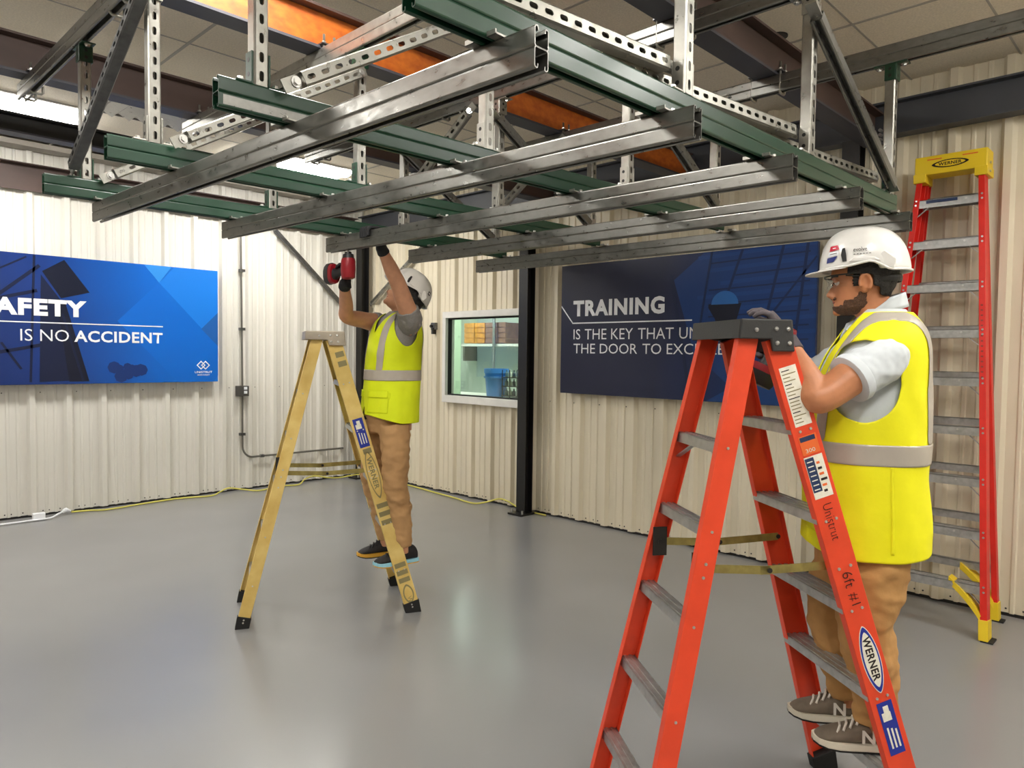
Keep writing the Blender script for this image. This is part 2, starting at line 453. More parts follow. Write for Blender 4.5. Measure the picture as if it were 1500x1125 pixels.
# ------------------------------------------------------------------ sign on the left wall
SY = 7.74
t = thing('printed_sign', (2.14, SY, 1.236), 'blue printed sign about safety being no accident on the white wall', 'sign')
MB().bb((0.925, SY, 1.236), (3.348, SY + 0.035, 2.428)).build('board', grad_mat('sign_blue', [(0, (18, 34, 84)), (0.45, (20, 56, 128)), (0.8, (8, 100, 200)), (1, (10, 112, 214))], (0.95, 0, 0), (3.35, 0, 0.3)), t, bevel=0.003)
for xx in (1.05, 3.24):
    for zz in (1.32, 2.34): MB().cyl((xx, SY + 0.03, zz), (xx, YW, zz), 0.012, 10).build('standoff', M['galv'], t)
def lsign(pts, material, dy, name='print_shape'):
    MB().slab([(a, SY - dy, b) for a, b in pts], (0, -0.0004, 0)).build(name, material, t)
pb1, pb2, pb3, pdk, pdk2 = flat('print_blue1', (22, 122, 222)), flat('print_blue2', (4, 104, 206)), flat('print_blue3', (30, 92, 170)), flat('print_dark', (16, 28, 62)), flat('print_dark2', (12, 20, 44))
lsign([(2.60, 2.428), (2.745, 2.256), (2.87, 2.428)], flat('print_lb', (46, 140, 226)), .0006)
lsign([(2.352, 1.85), (2.745, 2.256), (3.348, 1.62), (3.348, 1.30), (3.30, 1.236), (2.93, 1.236)], pb2, .0006)
lsign([(2.745, 2.256), (3.348, 1.62), (3.348, 2.428), (2.90, 2.428)], pb1, .0006)
lsign([(3.17, 1.80), (3.348, 1.62), (3.348, 1.98)], pb3, .0012)
lsign([(1.72, 2.28), (1.90, 2.40), (2.11, 2.11), (1.87, 2.04)], pdk2, .0012)
lsign([(1.69, 1.26), (1.71, 2.25), (1.87, 2.02), (1.99, 1.27)], pdk, .0009)
lsign([(1.93, 1.26), (2.10, 1.26), (1.90, 2.02), (1.84, 1.96)], pdk2, .0014)
for a, b, w in (((1.0, 1.7), (1.70, 2.33), .03), ((1.0, 1.9), (1.68, 2.1), .03), ((1.0, 1.45), (1.70, 1.6), .03), ((1.40, 1.62), (1.55, 1.38), .02), ((1.62, 1.26), (1.66, 2.42), .02), ((1.02, 2.05), (1.6, 2.4), .015), ((2.05, 1.26), (1.88, 1.9), .02)):
    a, b = V((a[0], 0, a[1])), V((b[0], 0, b[1])); n_ = (b - a).cross(V((0, 1, 0))).normalized() * w / 2
    lsign([(q.x, q.z) for q in (a + n_, b + n_, b - n_, a - n_)], pdk, .0018)
random.seed(4)
for k in range(14):
    cx, cz, r_ = 2.42 + random.gauss(0, .09), 1.30 + abs(random.gauss(0, .08)), .03 + random.random() * .035
    lsign([(cx + r_ * math.cos(a * PI / 4), max(1.24, cz + r_ * math.sin(a * PI / 4))) for a in range(8)], flat('print_tree', (20, 52, 116)) if k == 0 else bpy.data.materials['print_tree'], .0010 + k * .0001)
R_, U_ = (1, 0, 0), (0, 0, 1)
ty = SY - 0.003
lettering('SAFETY', (2.083, ty, 1.868), R_, U_, 0.158, M['text_white'], t, width=0.845, bold=0.05, align=1.0)
lettering('IS NO', (1.545, ty, 1.637), R_, U_, 0.108, M['text_white'], t, width=0.386, bold=-0.004)
lettering('ACCIDENT', (1.975, ty, 1.635), R_, U_, 0.110, M['text_white'], t, width=0.80, bold=0.025)
MB().slab([(1.10, ty, 1.803), (2.778, ty, 1.803), (2.778, ty, 1.813), (1.10, ty, 1.813)], (0, -0.0006, 0)).build('underline', M['text_white'], t)
def logo_diamond(cx, cz, s, w, mb):
    for k in range(4):
        a0, a1 = k * PI / 2, (k + 1) * PI / 2
        o_ = [(cx + s * math.cos(a0), cz + s * math.sin(a0)), (cx + s * math.cos(a1), cz + s * math.sin(a1))]
        i_ = [(cx + (s - w) * math.cos(a1), cz + (s - w) * math.sin(a1)), (cx + (s - w) * math.cos(a0), cz + (s - w) * math.sin(a0))]
        mb.poly([(p[0], ty, p[1]) for p in o_ + i_])
lg = MB(); logo_diamond(3.165, 1.413, .048, .014, lg); logo_diamond(3.212, 1.413, .048, .014, lg)
lg.build('logo', M['text_white'], t)
lettering('UNISTRUT', (3.098, ty, 1.329), R_, U_, 0.022, M['text_white'], t, width=0.186, bold=0.02)
lettering('MIDWEST', (3.128, ty, 1.302), R_, U_, 0.014, M['text_white'], t, width=0.13, bold=0.01)
# ------------------------------------------------------------------ sign on the right wall
SX = 5.19
t = thing('printed_sign', (SX, 3.25, 1.215), 'dark navy printed sign about training on the cream wall behind the red ladder', 'sign')
MB().bb((SX, 2.05, 1.215), (SX + 0.035, 4.435, 2.405)).build('board', grad_mat('sign_navy', [(0, (20, 60, 124)), (0.3, (18, 48, 104)), (0.62, (26, 34, 68)), (1, (24, 28, 56))], (0, 2.05, 0), (0, 4.4, 0.2)), t, bevel=0.003)
for yy in (2.16, 4.33):
    for zz in (1.3, 2.32): MB().cyl((SX + 0.03, yy, zz), (XW, yy, zz), 0.012, 10).build('standoff', M['galv'], t)
def rsign(pts, material, dx):
    MB().slab([(SX - dx, max(2.052, min(4.433, a)), max(1.217, min(2.403, b))) for a, b in pts], (-0.0004, 0, 0)).build('print_shape', material, t)
def rline(a, b, w, material, dx):
    a, b = V((0, *a)), V((0, *b)); n_ = (b - a).cross(V((1, 0, 0))).normalized() * w / 2
    rsign([(q.y, q.z) for q in (a + n_, b + n_, b - n_, a - n_)], material, dx)
pn1, pn2, pn3 = flat('print_navy1', (17, 58, 122)), flat('print_navy2', (20, 66, 132)), flat('print_navy3', (14, 40, 88))
rsign([(3.22, 2.20), (2.95, 2.40), (2.06, 2.40), (2.06, 1.22), (2.55, 1.22), (3.02, 1.60)], pn1, .0006)
rsign([(2.9, 1.22), (2.05, 1.22), (2.05, 1.62), (2.4, 1.5)], pn2, .0009)
for k in range(7):
    z_ = 2.36 - k * .105
    rline((3.0 - (k % 3) * .1, z_), (2.05, z_ + .04), .03, pn2, .0012)
    rline((2.9 - (k % 2) * .2, z_ - .05), (2.1, z_ - .02), .012, pn3, .0015)
for a, b in (((2.85, 1.75), (2.62, 2.4)), ((2.62, 1.6), (2.05, 2.30)), ((2.45, 1.75), (2.30, 2.4)), ((2.2, 1.7), (2.12, 2.4))): rline(a, b, .022, pn3, .0018)
rline((3.25, 2.25), (3.05, 1.25), .03, flat('print_navy4', (16, 34, 72)), .0012)
rline((3.06, 1.26), (2.88, 2.40), .02, pn3, .0018)
hp = [(2.76 + .115 * math.cos(a * PI / 10), 1.985 + .105 * math.sin(a * PI / 10)) for a in range(11)]
rsign(hp, flat('print_hat', (40, 104, 178)), .0022)
rsign([(2.62, 1.99), (2.90, 1.99), (2.90, 1.96), (2.84, 1.87), (2.80, 1.70), (2.70, 1.70), (2.66, 1.85)], pdk2, .0021)
R_, U_ = (0, -1, 0), (0, 0, 1)
tx = SX - 0.003
lettering('TRAINING', (tx, 4.286, 1.929), R_, U_, 0.148, M['text_white'], t, width=0.983, bold=0.045)
lettering('IS THE KEY THAT UNLOCKS', (tx, 4.279, 1.718), R_, U_, 0.094, M['text_white'], t, width=1.73, bold=-0.002)
lettering('THE DOOR TO EXCELLENCE', (tx, 4.277, 1.590), R_, U_, 0.088, M['text_white'], t, width=1.80, bold=-0.002)
ul = MB()
for a, b in (((4.43, 2.03), (4.29, 1.868)), ((4.296, 1.868), (3.043, 1.868))):
    A, B = V((tx, *a)), V((tx, *b)); n_ = (B - A).cross(V((1, 0, 0))).normalized() * 0.0055
    ul.slab([A + n_, B + n_, B - n_, A - n_], (-.0006, 0, 0))
ul.build('underline', M['text_white'], t)
# ------------------------------------------------------------------ window and the room behind it
y0, y1, z0, z1 = WIN
wn = thing('window_1', (XW, (y0 + y1) / 2, z0), 'white framed window beside the black column', 'window', kind='structure')
fo = (4.955, 6.19, 1.03, 2.035)
xf = XW - 0.075
for a, b in (((fo[0], z1), (fo[1], fo[3])), ((fo[0], fo[2]), (fo[1], z0)), ((fo[0], z0), (y0 + .005, z1)), ((y1 - .005, z0), (fo[1], z1))):
    MB().bb((xf, a[0], a[1]), (XW + 0.06, b[0], b[1])).build('window_frame', M['trim'], wn, bevel=0.004)
for a, b in (((y0, z1 - .016), (y1, z1)), ((y0, z0), (y1, z0 + .014)), ((y0, z0), (y0 + .008, z1)), ((y1 - .008, z0), (y1, z1))):
    MB().bb((XW - 0.035, a[0], a[1]), (XW + 0.02, b[0], b[1])).build('gasket', M['rubber'], wn)
gm = bpy.data.materials.new('window_glass'); gm.use_nodes = True; nt = gm.node_tree
for n_ in list(nt.nodes): nt.nodes.remove(n_)
out = nt.nodes.new('ShaderNodeOutputMaterial'); mx = nt.nodes.new('ShaderNodeMixShader'); tr = nt.nodes.new('ShaderNodeBsdfTransparent'); gl = nt.nodes.new('ShaderNodeBsdfGlossy'); fr = glancing(nt, .30)
tr.inputs[0].default_value = (0.90, 0.97, 0.93, 1); gl.inputs[1].default_value = 0.02; 
nt.links.new(fr.outputs[0], mx.inputs[0]); nt.links.new(tr.outputs[0], mx.inputs[1]); nt.links.new(gl.outputs[0], mx.inputs[2]); nt.links.new(mx.outputs[0], out.inputs[0])
MB().bb((XW - 0.01, y0, z0), (XW - 0.005, y1, z1)).build('pane', gm, wn)
rm = mat('room_wall', (216, 226, 216), 0.6)
rb = MB()
RX0, RX1, RY0, RY1 = XW + 0.062, 8.7, 4.6, 10.6
rb.bb((RX1, RY0, 0), (RX1 + .1, RY1, 2.8)); rb.bb((RX0, RY0 - .1, 0), (RX1, RY0, 2.8)); rb.bb((RX0, RY1, 0), (RX1, RY1 + .1, 2.8))
rb.bb((RX0, YW + 0.1, 0), (RX0 + 0.02, RY1, 2.8))
tag(rb.build('wall_back', rm), 'pale green walls of the room behind the window', 'wall', kind='structure')
tag(MB().bb((RX0, RY0, -.05), (RX1, RY1, 0)).build('floor', mat('room_floor', (150, 150, 145), .4)), 'grey floor of the room behind the window', 'floor', kind='structure')
tag(MB().bb((RX0, RY0, 2.8), (RX1, RY1, 2.9)).build('ceiling', mat('room_ceil', (230, 236, 226), .7)), 'white ceiling of the room behind the window', 'ceiling', kind='structure')
for k, yy in enumerate((6.2, 8.6)):
    t = thing('ceiling_light', (7, yy, 2.78), 'white strip light on the ceiling of the room behind the window', 'light', 'strip lights behind the window')
    MB().bb((6.2, yy - .15, 2.72), (7.8, yy + .15, 2.8)).build('body', M['white_metal'], t)
    MB().bb((6.22, yy - .13, 2.70), (7.78, yy + .13, 2.72)).build('diffuser', M['room_lamp'], t)
# pale partition to the left and a bench with goods
tag(MB().bb((5.36, 7.4, 0), (6.56, 7.48, 2.8)).build('wall_partition', mat('partition', (206, 230, 200), .6)), 'pale green partition behind the left edge of the window', 'wall', kind='structure')
t = thing('workbench', (7.1, 7.6, 0), 'pale workbench below the blue bin behind the window', 'workbench')
MB().bb((6.75, 6.2, 0.93), (7.5, 9.4, 0.98)).build('worktop', M['trim'], t)
for a in (6.82, 7.42):
    for b in (6.3, 9.3): MB().bb((a - .03, b - .03, 0), (a + .03, b + .03, 0.93)).build('leg', M['alu'], t)
t = thing('blue_bin', (7.05, 7.2, 0.98), 'blue plastic bin on the workbench behind the window', 'bin')
bl = mat('bin_blue', (60, 120, 190), .45)
rg = []
for z_, r_ in ((0.98, .135), (1.30, .165), (1.31, .175), (1.37, .175), (1.37, .155), (1.32, .15)): rg.append([(7.05 + r_ * math.cos(2 * PI * k / 20), 7.2 + r_ * math.sin(2 * PI * k / 20), z_) for k in range(20)])
MB().loft(rg).build('body', bl, t, smooth=True, auto=40)
rg = [[(7.05 + r_ * math.cos(2 * PI * k / 20), 7.2 + r_ * math.sin(2 * PI * k / 20), z_) for k in range(20)] for z_, r_ in ((1.24, .163), (1.24, .178), (1.265, .18), (1.265, .165))]
MB().loft(rg).build('band', bl, t)
crate = mat('crate_wood', (214, 146, 60), .6, var=.3, scale=8)
for k, (ya, yb, m) in enumerate(((8.84, 9.08, crate), (8.58, 8.82, crate), (8.34, 8.56, mat('crate_brown', (150, 110, 84), .6, var=.2)), (8.10, 8.32, bpy.data.materials['crate_brown']))):
    t = thing('wooden_crate', (8.35, (ya + yb) / 2, 1.75), ['orange slatted crate at the outer end of the shelf behind the window', 'orange slatted crate next to a brown one behind the window', 'brown slatted crate next to an orange one behind the window', 'brown slatted crate at the inner end of the crates behind the window'][k], 'crate', 'crates on the shelf behind the window')
    for q in range(4): MB().bb((8.12, ya, 1.755 + q * .085), (8.14, yb, 1.83 + q * .085)).build('slat', m, t)
    MB().bb((8.14, ya, 1.75), (8.6, yb, 2.08)).build('body', m, t)
t = thing('storage_shelf', (8.4, 8.9, 1.70), 'white wall shelf carrying crates behind the window', 'shelf')
MB().bb((8.1, 7.4, 1.70), (8.7, 9.3, 1.74)).build('board', M['trim'], t)
for b in (7.8, 9.4): MB().bb((8.4, b - .02, 1.45), (8.7, b + .02, 1.71)).build('bracket', M['galv'], t)
t = thing('wire_rack', (7.1, 6.72, 0.98), 'small dark wire rack of bottles beside the blue bin', 'rack')
for a in (6.95, 7.25):
    for b in (6.70, 6.84, 6.98): MB().cyl((a, b, 0.98), (a, b, 1.36), .008, 6).build('upright', M['dark_metal'], t)
for z_ in (1.0, 1.13, 1.25): MB().bb((6.94, 6.69, z_), (7.26, 6.99, z_ + .012)).build('shelf', M['dark_metal'], t)
for z_ in (1.012, 1.142, 1.262):
    for k in range(4):
        b = 6.735 + k * .07
        o = MB().tube([(7.0, b, z_), (7.0, b, z_ + .055), (7.0, b, z_ + .07), (7.0, b, z_ + .095)], [.026, .026, .01, .01], 8).build('bottle', mat('bottle_%d' % k, [(220, 226, 230), (60, 70, 70), (200, 205, 180), (90, 110, 110)][k], .3))
        tag(o, ['white', 'black', 'pale yellow', 'teal'][k] + ' small bottle on the ' + {1012: 'lowest', 1142: 'middle', 1262: 'top'}[round(z_ * 1000)] + ' shelf of the wire rack', 'bottle', 'bottles in the wire rack')
t = thing('storage_cabinet', (8.6, 6.9, 1.75), 'pale cabinet with wall phone behind the window', 'cabinet')
MB().bb((8.4, 7.3, 1.76), (8.69, 7.85, 2.3)).build('body', mat('cab', (228, 236, 206), .5), t)
MB().bb((8.392, 7.32, 1.78), (8.4, 7.575, 2.28)).build('door', mat('cab2', (222, 232, 200), .5), t)
MB().bb((8.392, 7.58, 1.78), (8.4, 7.83, 2.28)).build('door', bpy.data.materials['cab2'], t)
t = thing('water_pipe', (8.6, 8.5, 2.15), 'grey pipe along the wall above the crates behind the window', 'pipe')
MB().cyl((8.55, 6.5, 2.4), (8.55, 10.0, 2.4), .03, 10).build('pipe', M['alu'], t)
MB().cyl((8.06, 8.30, 0.01), (8.06, 8.30, 2.79), .025, 10).build('riser', M['galv_light'], t)
t = thing('paper_towel_holder', (8.68, 7.9, 1.45), 'small dark holder with white paper on the wall behind the window', 'holder')
MB().bb((8.62, 7.98, 1.50), (8.7, 8.12, 1.64)).build('case', M['zinc_dark'], t)
MB().bb((8.61, 7.95, 1.38), (8.65, 8.09, 1.53)).build('paper', M['text_white'], t)
# ------------------------------------------------------------------ conduit, outlet, boxes and cords
t = thing('conduit', (3.64, YW, 0.34), 'thin grey electrical conduit running down the white wall to an outlet', 'conduit')
cy = YW - 0.05
gpipe = mat('conduit_grey', (120, 118, 112), .4, .6)
MB().tube([(3.63, cy, 2.95), (3.645, cy, 1.16)], .011, 8).build('riser', gpipe, t)
pts = [(3.645, cy, 1.08), (3.645, cy, .50)] + [(3.645 + .12 * (1 - math.cos(a * PI / 12)), cy, .50 - .13 * math.sin(a * PI / 12)) for a in range(1, 7)] + [(4.95, cy, .37)]
MB().tube(pts, .011, 8).build('lower_run', gpipe, t)
for z_ in (1.80, 2.45, .62): MB().bb((3.615, cy - .014, z_), (3.675, cy + .03, z_ + .03)).build('clamp', M['zinc_dark'], t)
MB().bb((3.86, cy - .014, .355), (3.90, cy + .03, .385)).build('clamp', M['zinc_dark'], t)
t = thing('outlet_box', (3.645, YW - .05, 1.07), 'grey double outlet box on the conduit', 'outlet')
MB().bb((3.585, YW - .10, 1.065), (3.70, YW - .0, 1.18)).build('box', mat('outlet_grey', (72, 70, 66), .5), t, bevel=.004)
for z_ in (1.095, 1.14): MB().bb((3.64, YW - .108, z_), (3.675, YW - .10, z_ + .03)).build('socket', M['text_white'], t)
t = thing('switch_box', (XW - .04, 6.36, 1.83), 'small grey junction box on the wall left of the window', 'switch')
MB().bb((XW - .07, 6.325, 1.84), (XW, 6.40, 1.92)).build('box', M['zinc_dark'], t, bevel=.004)
MB().bb((XW - .085, 6.34, 1.79), (XW - .03, 6.37, 1.86)).build('plug', M['dark_metal'], t)
MB().cyl((XW - .09, 6.378, 1.88), (XW - .07, 6.378, 1.88), .018, 10).build('knob', M['dark_metal'], t)
def spline(pts, n=8):
    P = [V(p) for p in pts]; P = [P[0] * 2 - P[1]] + P + [P[-1] * 2 - P[-2]]; out = []
    for i in range(1, len(P) - 2):
        for k in range(n):
            u = k / n; a, b, c, d = P[i - 1], P[i], P[i + 1], P[i + 2]
            out.append(0.5 * ((2 * b) + (c - a) * u + (2 * a - 5 * b + 4 * c - d) * u * u + (3 * b - a - 3 * c + d) * u ** 3))
    out.append(P[-2]); return out
ycord = mat('cord_yellow', (214, 206, 96), .5)
yc = [(1.93, 7.72, .02), (2.08, 7.72, .012), (2.23, 7.65, .012), (2.57, 7.71, .012), (2.92, 7.74, .012), (3.23, 7.66, .012), (3.34, 7.70, .03), (3.46, 7.74, .055), (3.60, 7.70, .03), (3.75, 7.60, .012), (4.05, 7.70, .012), (4.25, 7.64, .012), (4.38, 7.72, .05), (4.52, 7.74, .07), (4.70, 7.70, .035), (4.85, 7.70, .02), (5.0, 7.55, .06), (5.12, 7.42, .05), (5.19, 7.1, .02), (5.18, 6.6, .012), (5.14, 6.24, .012), (5.11, 5.9, .012), (5.06, 5.5, .012), (5.13, 5.38, .03), (5.20, 5.25, .075), (5.20, 5.12, .07), (5.2, 4.98, .03), (5.21, 4.88, .012), (5.2, 4.6, .012)]
tag(MB().tube(spline(yc, 6), .0085, 6).build('extension_cord', ycord, smooth=True), 'yellow extension cord lying along the foot of the walls', 'cord')
t = thing('white_cord', (1.7, 7.6, 0), 'white power cord with plug on the floor under the safety sign', 'cord')
MB().tube(spline([(0.6, 7.62, .012), (1.35, 7.60, .012), (1.60, 7.60, .012), (1.73, 7.60, .014), (1.80, 7.65, .03), (1.87, 7.70, .045)], 6), .009, 6).build('cable', M['text_white'], t, smooth=True)
MB().box((1.645, 7.63, .035), (.10, .04, .07)).build('adapter', M['text_white'], t, bevel=.008)
MB().tube([(1.85, 7.69, .04), (1.88, 7.705, .048), (1.92, 7.72, .03)], [.016, .024, .012], 8).build('plug', M['text_white'], t)
# ------------------------------------------------------------------ strut framing
def arc(cx, cy, r, a0, a1, n=3):
    return [(cx + r * math.cos(a0 + (a1 - a0) * k / n), cy + r * math.sin(a0 + (a1 - a0) * k / n)) for k in range(n + 1)]
def cee(sgn):
    h, w, r = 0.0413, 0.0206, 0.005
    p = [(-0.0112, h - 0.0085), (-0.0112, h - 0.002), (-0.0132, h)]
    p += arc(-w + r, h - r, r, PI / 2, PI) + arc(-w + r, r, r, PI, 1.5 * PI)
    q = p + [(-a, b) for a, b in reversed(p)]
    return [(a, sgn * (b + 0.0002)) for a, b in q]
def double_strut(name, p0, p1, material, parent):
    mb = MB()
    for s in (1, -1): mb.ext(cee(s), p0, p1, (0, 0, 1), closed=False)
    return mb.build(name, material, parent, solid=0.0026, off=0)
def channel(mb, p0, p1, n, slots=True, pitch=0.05, w=0.0206, dep=0.0413, sl=0.0145, sw=0.0068):
    """slotted C channel from p0 to p1; the slotted web faces n, centreline of the section on p0-p1"""
    p0, p1, n = V(p0), V(p1), V(n); L = (p1 - p0).length; d = (p1 - p0) / L
    n = (n - d * n.dot(d)).normalized(); s = d.cross(n)
    P = lambda a, b, c: p0 + d * a + s * b + n * c
    h = dep / 2; r = 0.004
    for sg in (-1, 1):
        prof = [(0.0112, -h + .008), (0.0112, -h + .002), (0.0132, -h), (w - r, -h), (w, -h + r), (w, h - r), (w - r, h)]
        mb.loft([[P(0, sg * a, b) for a, b in prof], [P(L, sg * a, b) for a, b in prof]], caps=False, closed=False)
    wi = w - r
    k = max(1, int(L / pitch)); c = L / k
    for i in range(k):
        a0, a1 = i * c, (i + 1) * c; m = (a0 + a1) / 2
        if not slots:
            mb.poly([P(a0, -wi, h), P(a1, -wi, h), P(a1, wi, h), P(a0, wi, h)]); continue
        inner = []
        st = sl - sw
        for q in range(7): t_ = -PI / 2 + PI * q / 6; inner.append((m + st + sw * math.cos(t_), sw * math.sin(t_)))
        for q in range(7): t_ = PI / 2 + PI * q / 6; inner.append((m - st + sw * math.cos(t_), sw * math.sin(t_)))
        outer = [(m + st, -wi), (a1, -wi), (a1, -wi * .5), (a1, 0), (a1, wi * .5), (a1, wi), (m + st, wi), (m - st, wi), (a0, wi), (a0, wi * .5), (a0, 0), (a0, -wi * .5), (a0, -wi), (m - st, -wi)]
        b = len(mb.v)
        mb.v += [tuple(P(a, e, h)) for a, e in inner] + [tuple(P(a, e, h)) for a, e in outer]
        mb.f += [(b + q, b + (q + 1) % 14, b + 14 + (q + 1) % 14, b + 14 + q) for q in range(14)]
    return mb
def bolt(parent, p, n, r=0.009, name='bolt', m='bolt'):
    p, n = V(p), V(n).normalized()
    mb = MB(); mb.cyl(p, p + n * 0.003, r * 1.5, 12); mb.cyl(p + n * 0.003, p + n * 0.011, r, 6)
    return mb.build(name, M[m], parent)
ZS, ZG = 2.19, 2.2745
SR = [(1.096, 1.0), (1.717, 1.004), (2.326, 1.0), (2.933, 0.998), (3.562, 0.998)]
SL = [(1.036, 3.672), (1.637, 3.685), (2.262, 3.715), (2.866, 3.725), (3.500, 3.775)]
GB = [((0.865, 1.138), (3.60, 1.092)), ((0.85, 1.975), (3.47, 1.88)), ((0.815, 2.79), (3.485, 2.70)), ((0.81, 3.605), (3.505, 3.515))]
def lerp2(a, b, t): return (a[0] + (b[0] - a[0]) * t, a[1] + (b[1] - a[1]) * t)
slab = ['galvanised double strut whose open end juts out in front of the green beam, furthest from the training sign',
        'galvanised double strut, second in the row counting away from the open hall towards the training sign',
        'galvanised double strut gripped by the gloved worker on the yellow ladder',
        'galvanised double strut just inside the one above the training sign',
        'galvanised double strut passing over the training sign and the white hard hat in front']
struts = []
for i in range(5):
    a, b = SR[i], SL[i]
    t = thing('strut_beam', ((a[0] + b[0]) / 2, (a[1] + b[1]) / 2, ZS), slab[i], 'strut', 'galvanised cross struts')
    double_strut('rail', (*a, ZS), (*b, ZS), M['galv'], t); struts.append(t)
    for (g0, g1) in GB:
        gy_ = g0[1] + (g1[1] - g0[1]) * (a[0] - g0[0]) / (g1[0] - g0[0])
        u = (gy_ - a[1]) / (b[1] - a[1]); x_ = a[0] + (b[0] - a[0]) * u
        for s in (-1, 1):
            cp = MB(); cp.box((x_ - .006 , gy_ + s * .034, ZS + .0440), (.074, .026, .004)); cp.box((x_ - .042, gy_ + s * .034, ZS + .047), (.004, .026, .010))
            c_ = cp.build('beam_clip', M['galv_light'], t)
            bolt(c_, (x_ + .012, gy_ + s * .036, ZS + .046), (0, 0, 1), .007)
gl_ = ['green painted double strut carrying the brushed silver rail ends, in front of the others', 'green painted double strut second from the safety sign side of the hall end', 'green painted double strut hung between the two inner rows of slotted posts', 'green painted double strut with its end next to the safety sign wall']
gl_ = ['green double strut bolted right behind the open rail ends over the red stepladder', 'dark green double strut whose near end has a bare silver web patch', 'dark green double strut whose end passes below the bent air vent louvres', 'green double strut hung furthest out towards the wall with the safety sign']
gsilver = None
for i, (a, b) in enumerate(GB):
    t = thing('strut_beam', ((a[0] + b[0]) / 2, (a[1] + b[1]) / 2, ZG), gl_[i], 'strut', 'green carrier struts')
    double_strut('rail', (*a, ZG), (*b, ZG), M['green'], t)
    e = MB(); d_ = (V((*b, ZG)) - V((*a, ZG))).normalized(); n_ = V((d_.y, -d_.x, 0))
    if i == 1:
        q0 = V((*a, ZG)) + d_ * .012 + n_ * .0222
        e.slab([q0 + V((0, 0, -.008)), q0 + d_ * .30 + V((0, 0, -.008)), q0 + d_ * .30 + V((0, 0, -.034)), q0 + V((0, 0, -.034))], n_ * .0006)
        e.build('bare_patch', M['galv'], t)
# slotted hanger posts
PX = [0.97, 1.83, 2.67, 3.54]
def beam_y(i, x): a, b = GB[i]; return a[1] + (b[1] - a[1]) * (x - a[0]) / (b[0] - a[0])
ZT = ZG + 0.042; ZU = 2.897
def make_post(kind):
    t = thing('hanger_post', (0, 0, 0), 'x', 'post')
    W[t.name] = V((0, 0, 0))
    mb = MB(); channel(mb, (0, 0, ZT), (0, 0, ZU), (0, -1, 0)); mb.build('channel', M['galv_light'], t, solid=.0025)
    bm_ = M['green'] if kind else M['galv_light']
    for s in (-1, 1):
        m = MB(); m.bb((s * .0225, -.019, ZT), (s * .0285, .019, ZT + .092)); m.bb((s * .0285, -.019, ZT), (s * .072, .019, ZT + .006))
        br = m.build('angle_bracket', bm_, t, bevel=.0015)
        for z_ in (.03, .07): MB().cyl((s * .0286, 0, ZT + z_), (s * .0292, 0, ZT + z_), .007, 10).build('bolt_hole', M['black'], br)
        bolt(br, (s * .052, 0, ZT + .006), (0, 0, 1))
    m = MB()
    for s in (-1, 1): m.bb((s * .0225, -.0225, ZU - .075), (s * .0275, .0225, ZU - .002))
    m.bb((-.0275, -.0275, ZU - .075), (.0275, -.0225, ZU - .002)); m.bb((-.0275, -.07, ZU - .007), (.0275, .07, ZU - .001))
    tp = m.build('top_fitting', bm_, t, bevel=.0015)
    for z_ in (.025, .055):
        MB().cyl((0, -.0276, ZU - z_), (0, -.0282, ZU - z_), .007, 10).build('bolt_hole', M['black'], tp)
        MB().cyl((-.0276, 0, ZU - z_), (-.0282, 0, ZU - z_), .007, 10).build('bolt_hole', M['black'], tp)
    for s in (-1, 1): bolt(tp, (0, s * .052, ZU - .007), (0, 0, -1))
    return t
protos = [make_post(0), make_post(1)]
used = [False, False]
BN = ['front green strut', 'green strut with bare patch', 'green strut below the vent', 'green strut by the safety sign']
GREENB = {(0, 1), (0, 3), (1, 2), (1, 3), (3, 0)}
for i in range(4):
    for j in range(4):
        x_ = PX[j]
        if (i, j) in ((1, 3),): x_ = 3.40
        if i in (2, 3) and j == 3: x_ = 3.42
        y_ = beam_y(i, x_); k = 1 if (j, i) in GREENB else 0
        if not used[k]: o = protos[k]; o.location = (x_, y_, 0); used[k] = True
        else: o = copy_tree(protos[k], None, (x_, y_, 0))
        tag(o, 'slotted %s-bracket post, %s from training sign wall, on the %s' % ('green' if k else 'silver', ['fourth', 'third', 'second', 'first'][j], BN[i]), 'post', 'hanger posts')
# upper struts under the I-beams, held with U-bolts
ZUP = ZU + 0.0415
ul_ = ['upper double strut clamped below the I-beams, ending by the long fluorescent light', 'brightly lit upper double strut clamped below the orange I-beam, passing the air vent', 'upper double strut clamped below the I-beams, ending by the corner ceiling light', 'upper double strut clamped below the I-beams on the training sign side']
for j, x_ in enumerate(PX):
    t = thing('upper_strut', (x_, 2, ZUP), ul_[j], 'strut', 'upper struts')
    dx = -.02
    double_strut('rail', (x_, -1.4, ZUP), (x_ + dx, 4.64, ZUP), M['galv'] if j != 1 else M['galv_light'], t)  # second strut takes a lighter zinc: lamp glare put into its colour
    for yb in (1.675, 3.085, 4.49):
        for s in (-1, 1):
            yy = yb + s * .075
            ub = MB(); ub.tube([(x_ - .027, yy, ZB + .06), (x_ - .027, yy, ZU - .002), (x_ - .020, yy, ZU - .008), (x_ + .020, yy, ZU - .008), (x_ + .027, yy, ZU - .002), (x_ + .027, yy, ZB + .06)], .0062, 8)
            u_ = ub.build('u_bolt', M['galv_light'], t, smooth=True)
            pl = MB(); pl.box((x_, yy - s * .012, ZB + .016), (.085, .05, .006)); pl.build('clamp_plate', M['zinc_dark'], u_)
            for q in (-1, 1): MB().cyl((x_ + q * .027, yy, ZB + .019), (x_ + q * .027, yy, ZB + .028), .010, 6).build('nut', M['bolt'], u_)
